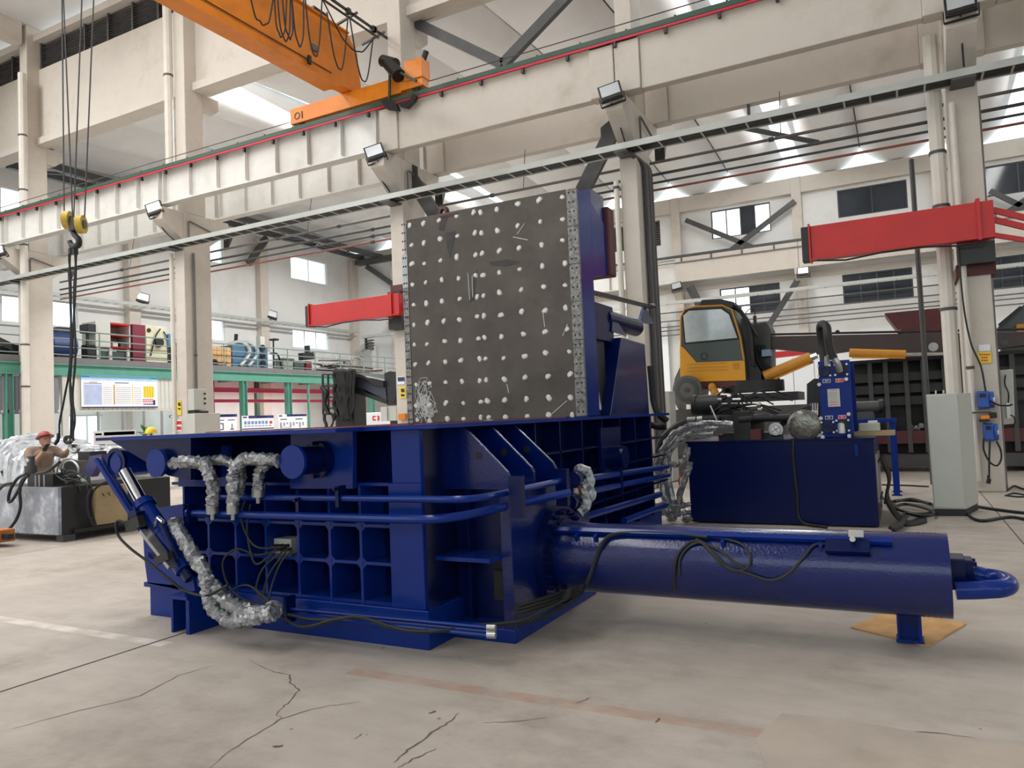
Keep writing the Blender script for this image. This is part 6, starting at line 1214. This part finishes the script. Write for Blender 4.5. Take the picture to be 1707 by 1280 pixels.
# inside the office: desks and screens, a plant
for k, y in enumerate((18.3, 20.0, 21.5)):
    o = thing('desk', ['white desk with papers behind the left office windows', 'white desk behind the middle office windows', 'white desk behind the right office windows'][k], 'desk', (XM-1.2,y,0)); G().box(XM-1.6,XM-.9,y-.6,y+.6,.98,1.03).build('top', PAPER, o, smooth=False); G().box(XM-1.5,XM-1.0,y-.58,y-.52,0,.98).box(XM-1.5,XM-1.0,y+.52,y+.58,0,.98).build('side_panel', LGREY, o, smooth=False); G().box(XM-1.3,XM-1.25,y-.25,y+.25,1.1,1.4).box(XM-1.32,XM-1.27,y-.03,y+.03,1.03,1.12).build('monitor', BLACKM, o, smooth=False)
pl = thing('potted_plant', 'leafy green plant behind the office glass near the posters', 'plant', (XM+.5,20.0,0)); LEAF = M('leaf_green', (70,120,66), .6, var=.2); G().cyl((XM+.5,20.2,0),(XM+.5,20.2,.5),.2,.25,n=14).build('pot', LGREY, pl); G().cyl((XM+.5,20.2,.5),(XM+.5,20.2,1.0),.03,n=6).build('stem', LEAF, pl)
R = random.Random(3); lm = mesh0('leaf', G().add([(0,0,0),(.09,.2,.05),(0,.45,-.03),(-.09,.2,.05),(0,.2,.02)], [(0,1,4),(1,2,4),(2,3,4),(3,0,4)]), LEAF)
for k in range(40): piece('leaf', lm, (XM+.5,20.2,R.uniform(.7,1.75)), pl, rot=(R.uniform(-.3,1.0),0,R.uniform(0,6.3)))
# ---------------------------------------------------------------- posters, van, beams under the mezzanine
def poster(name, lab, x0, y0, x1, y1, X, lines):
    b = mbox(x0,y0,x1,y1,X,.03); o = thing(name, lab, 'poster', (X,(b[2]+b[3])/2,0)); W,H = b[3]-b[2], b[5]-b[4]; G().box(*b).build('sheet', PAPER, o, smooth=False)
    for y in (b[2]+.1,b[3]-.1): G().cyl((X-.06,y,0),(X-.06,y,b[5]),.03,n=8).build('post', LGREY, o)
    def q(u0,u1,v0,v1,mt): G().box(b[1],b[1]+.004,b[2]+W*u0,b[2]+W*u1,b[4]+H*v0,b[4]+H*v1).build('print_block', mt, o, smooth=False)
    for l in lines: q(*l)
    return o
PX = -25.5
bars = [(.05+.07*k,.1+.07*k,.6,.68,NAVY) for k in range(12)]
poster('poster', 'white poster with target and triangle drawings and dark header, leftmost of three', 356,690,395,724,PX,[(0,1,.86,1,NAVY)]+[(.1+.07*k,.15+.07*k,.9,.95,PAPER) for k in range(11)]+[(.15,.45,.68,.72,NAVY),(.6,.9,.68,.72,NAVY),(.2,.42,.2,.25,NAVY),(.2,.42,.5,.55,NAVY),(.2,.24,.25,.5,NAVY),(.38,.42,.25,.5,NAVY),(.06,.15,.35,.4,NAVY),(.7,.85,.2,.25,NAVY),(.74,.81,.25,.5,GREYT)])
poster('poster', 'white poster with blue header and rows of small pictures, middle of three', 404,692,456,722,PX,[(.2,1,.84,1,NAVY),(.03,.15,.87,.95,NAVY),(0,1,.2,.26,NAVY)]+[(.45+.06*k,.49+.06*k,.89,.95,PAPER) for k in range(5)]+[(.06+.11*k,.14+.11*k,.5,.68,M('blue_picture',(110,140,196),.5) if k == 0 else bpy.data.materials['blue_picture']) for k in range(7)]+[(.86,.95,.5,.66,REDP)]+[(.06+.11*k,.14+.11*k,.36,.42,GREYT) for k in range(8)])
poster('poster', 'white poster with fine grey drawings, rightmost of three', 464,690,511,721,PX,[(.3,1,.88,1,NAVY),(.04,.14,.88,.96,NAVY)]+[(.45+.05*k,.48+.05*k,.92,.97,PAPER) for k in range(9)]+[(.08,.3,.7,.75,NAVY),(.6,.85,.7,.75,NAVY)]+[(.06+.11*k,.12+.11*k,.25+.1*(k % 3),.55,GREYT) for k in range(8)]+[(.06,.4,.15+.06*k,.17+.06*k,GREYT) for k in range(3)])
poster('poster', 'navy headed white poster just left of the baler top', 157,716,226,760,-21.5,[(.0,1,.78,.95,PAPER),(.23,.97,.8,.94,NAVY),(.03,.18,.82,.9,NAVY),(.04,.97,.6,.72,NAVY),(.3,.4,.84,.9,YEL)]+[(.46+.045*k,.49+.045*k,.84,.89,PAPER) for k in range(10)]+[(.1,.25,.1,.45,NAVY),(.3,.6,.3,.33,GREYT),(.3,.7,.2,.23,GREYT),(.3,.6,.4,.43,GREYT)])
hh = thing('hard_hat', 'yellow hard hat on a post showing just above the baler edge', 'helmet', at(252,722,Y=10.26)); c = V(hh.location); c.z = 1.64; ORG[hh.name] = c; hh.location = c; G().ball(c+V((0,0,.02)), .12, 18, 10, (1.1,.95,1.1), 0).build('shell', YEL, hh); G().ring(c, (0,0,1), .15, .1, .012, 22).build('brim', YEL, hh); G().cyl((c.x,c.y,0),(c.x,c.y,1.66),.025,n=10).box(c.x-.2,c.x+.2,c.y-.2,c.y+.2,0,.02).build('stand', DKSTEEL, hh)
for k, (z, lab) in enumerate(((3.55,'upper'),(3.05,'lower'))):
    o = thing('rail_beam', 'crimson %s rail beam under the mezzanine behind the posters' % lab, 'beam', (-29.6,31,z)); G().box(-29.7,-29.5,24.2,34.5,z,z+(.2 if k == 0 else .12)).build('web', M('crimson_beam_paint', (214,56,96), .45) if k == 0 else bpy.data.materials['crimson_beam_paint'], o, smooth=False); G().box(-29.75,-29.45,24.2,34.5,z-.03,z).build('flange', bpy.data.materials['crimson_beam_paint'], o, smooth=False)
    for y in (24.4,34.3): G().box(-29.72,-29.62,y-.06,y+.06,0 if k else 3.3,z).build('post', DGREEN, o, smooth=False)
cv = thing('container', 'white site container with a small red label behind the black crane arm', 'container', (-22,31,0)); YC = 27.0
b = box_px(588,684,692,716,YC,2.2); G().box(b[0],b[1],b[2],b[3],.15,b[5]).build('body', WPAN, cv, smooth=False, bevel=.03)
for k in range(1,5): x = b[0]+(b[1]-b[0])*k/5; G().box(x-.03,x+.03,YC-.03,YC,.2,b[5]-.05).build('panel_rib', WPAN, cv, smooth=False)
G().box(b[0]+.1,b[1]-.1,b[2]+.1,b[3]-.1,0,.15).build('skid', DKSTEEL, cv, smooth=False); q = box_px(621,693,632,701,YC-.02,.015); G().box(*q).build('red_label', REDP, cv, smooth=False); G().box(q[0]+.08,q[1]-.08,q[2]-.005,q[2],(q[4]+q[5])/2-.04,(q[4]+q[5])/2+.04).build('print_mark', PAPER, cv, smooth=False)
sc = thing('control_box', 'pale grey control box below the end of the black crane arm', 'control box', (-13,17.9,0)); b = box_px(637,677,660,702,16.75,.5); G().box(b[0],b[0]+(b[1]-b[0])*.42,b[2]-.05,b[3],b[4],b[5]).build('door', LGREY, sc, smooth=False); G().box(b[0]+(b[1]-b[0])*.42,b[1],b[2],b[3],b[4],b[5]).build('body', GREYP, sc, smooth=False, bevel=.01); G().box(b[0]+.2,b[1]-.2,b[2]+.1,b[3]-.1,0,b[4]).build('stand', DKSTEEL, sc, smooth=False)
# folded knuckle crane arm
kc = thing('knuckle_crane', 'folded black knuckle boom crane with hanging hoses beyond the baler', 'crane', (-15.5,17.8,0)); YK = 17.6
def pk(px, Y=YK): return [at(x, y, Y=Y) for x, y in px]
G().prism(pk(((588,630),(600,626),(636,634),(646,648),(647,668),(636,664),(590,648))), (0,.4,0)).build('boom', M('slate_blue_boom', (58,64,78), .45), kc, smooth=False, bevel=.02)
G().prism(pk(((584,642),(600,646),(648,668),(645,674),(590,654))), (0,.3,0)).build('boom_flange', BLACKM, kc, smooth=False)
G().prism(pk(((640,622),(650,618),(661,619),(661,660),(656,675),(645,676),(641,640))), (0,.5,0)).build('boom_head', BLACKM, kc, smooth=False, bevel=.02)
bb = box_px(560,640,588,708,YK,.6); G().box(bb[0],bb[1],bb[2],bb[3],.4,bb[5]).build('column', BLACKM, kc, smooth=False, bevel=.02); G().box(bb[0]-.6,bb[1]+1.6,bb[2]-.1,bb[3]+.2,.35,.55).build('base', DKSTEEL, kc, smooth=False); G().box(bb[0]-.3,bb[1]+.3,bb[2],bb[3],0,.4).build('pedestal', BLACKM, kc, smooth=False)
R = random.Random(21)
for k in range(26):
    xa = 560+R.uniform(-2,26); G().tube(curve_pts(pk(((xa,640+R.uniform(0,6)),(xa+R.uniform(-5,2),620+R.uniform(0,5)),(xa+R.uniform(0,10),618+R.uniform(0,6)),(xa+R.uniform(-4,6),650),(xa+R.uniform(-5,5),672),(xa+R.uniform(-4,5),690+R.uniform(-6,12))), YK-.1-R.random()*.25), 5), .05, 6).build('hose', BLACK, kc)
for k in range(5): G().tube(curve_pts(pk(((575+4*k,622),(592+4*k,628),(622,632+2*k),(640,636+2*k)), YK-.08), 5), .035, 6).build('boom_hose', BLACK, kc)
for x in (538,547): G().cyl(at(x,624,Y=YK-.2), at(x+1,690,Y=YK-.2), .035, n=7).build('frame_post', BLACKM, kc)
for y in (624,643,662,680,690): G().cyl(at(538,y,Y=YK-.2), at(558,y,Y=YK-.2), .03, n=7).build('frame_rung', BLACKM, kc)
for x in (580,590): G().cyl(at(x,650,Y=YK-.25), at(x,692,Y=YK-.25), .03, n=7).build('guard_post', BLACKM, kc)
G().tube(curve_pts(pk(((541,690),(541,700),(544,708),(543,716)), YK-.2), 5), .05, 7).tube(curve_pts(pk(((552,688),(556,700),(552,712)), YK-.2), 5), .03, 7).build('hanging_hook', BLACKM, kc)
G().tube(curve_pts(pk(((536,645),(544,655),(541,672),(548,690)), YK-.25), 5), .07, 7).build('hose', BLACK, kc)
# grilles on the far corner pipes and pipes on the far wall
o = thing('vent_cowl', 'grey vent pipes with grille in the far corner above the mezzanine', 'vent', (-30,38.9,4.6)); p = at(618,600,Y=38.7); G().tube(bent([(p.x-.9,38.9,6.6),(p.x-.1,38.9,6.9),(p.x+.1,38.9,6.6),(p.x+.1,38.9,4.62)], .5), .22, 12).build('duct', LGREY, o); g = box_px(610,562,622,582,38.6,.2); 
for k in range(5): z = g[4]+(g[5]-g[4])*k/4; G().box(g[0],g[1],38.5,38.7,z-.03,z+.03).build('bar', DKSTEEL, o, smooth=False)
G().box(g[0],g[0]+.06,38.5,38.7,g[4],g[5]).build('bar', DKSTEEL, o, smooth=False)
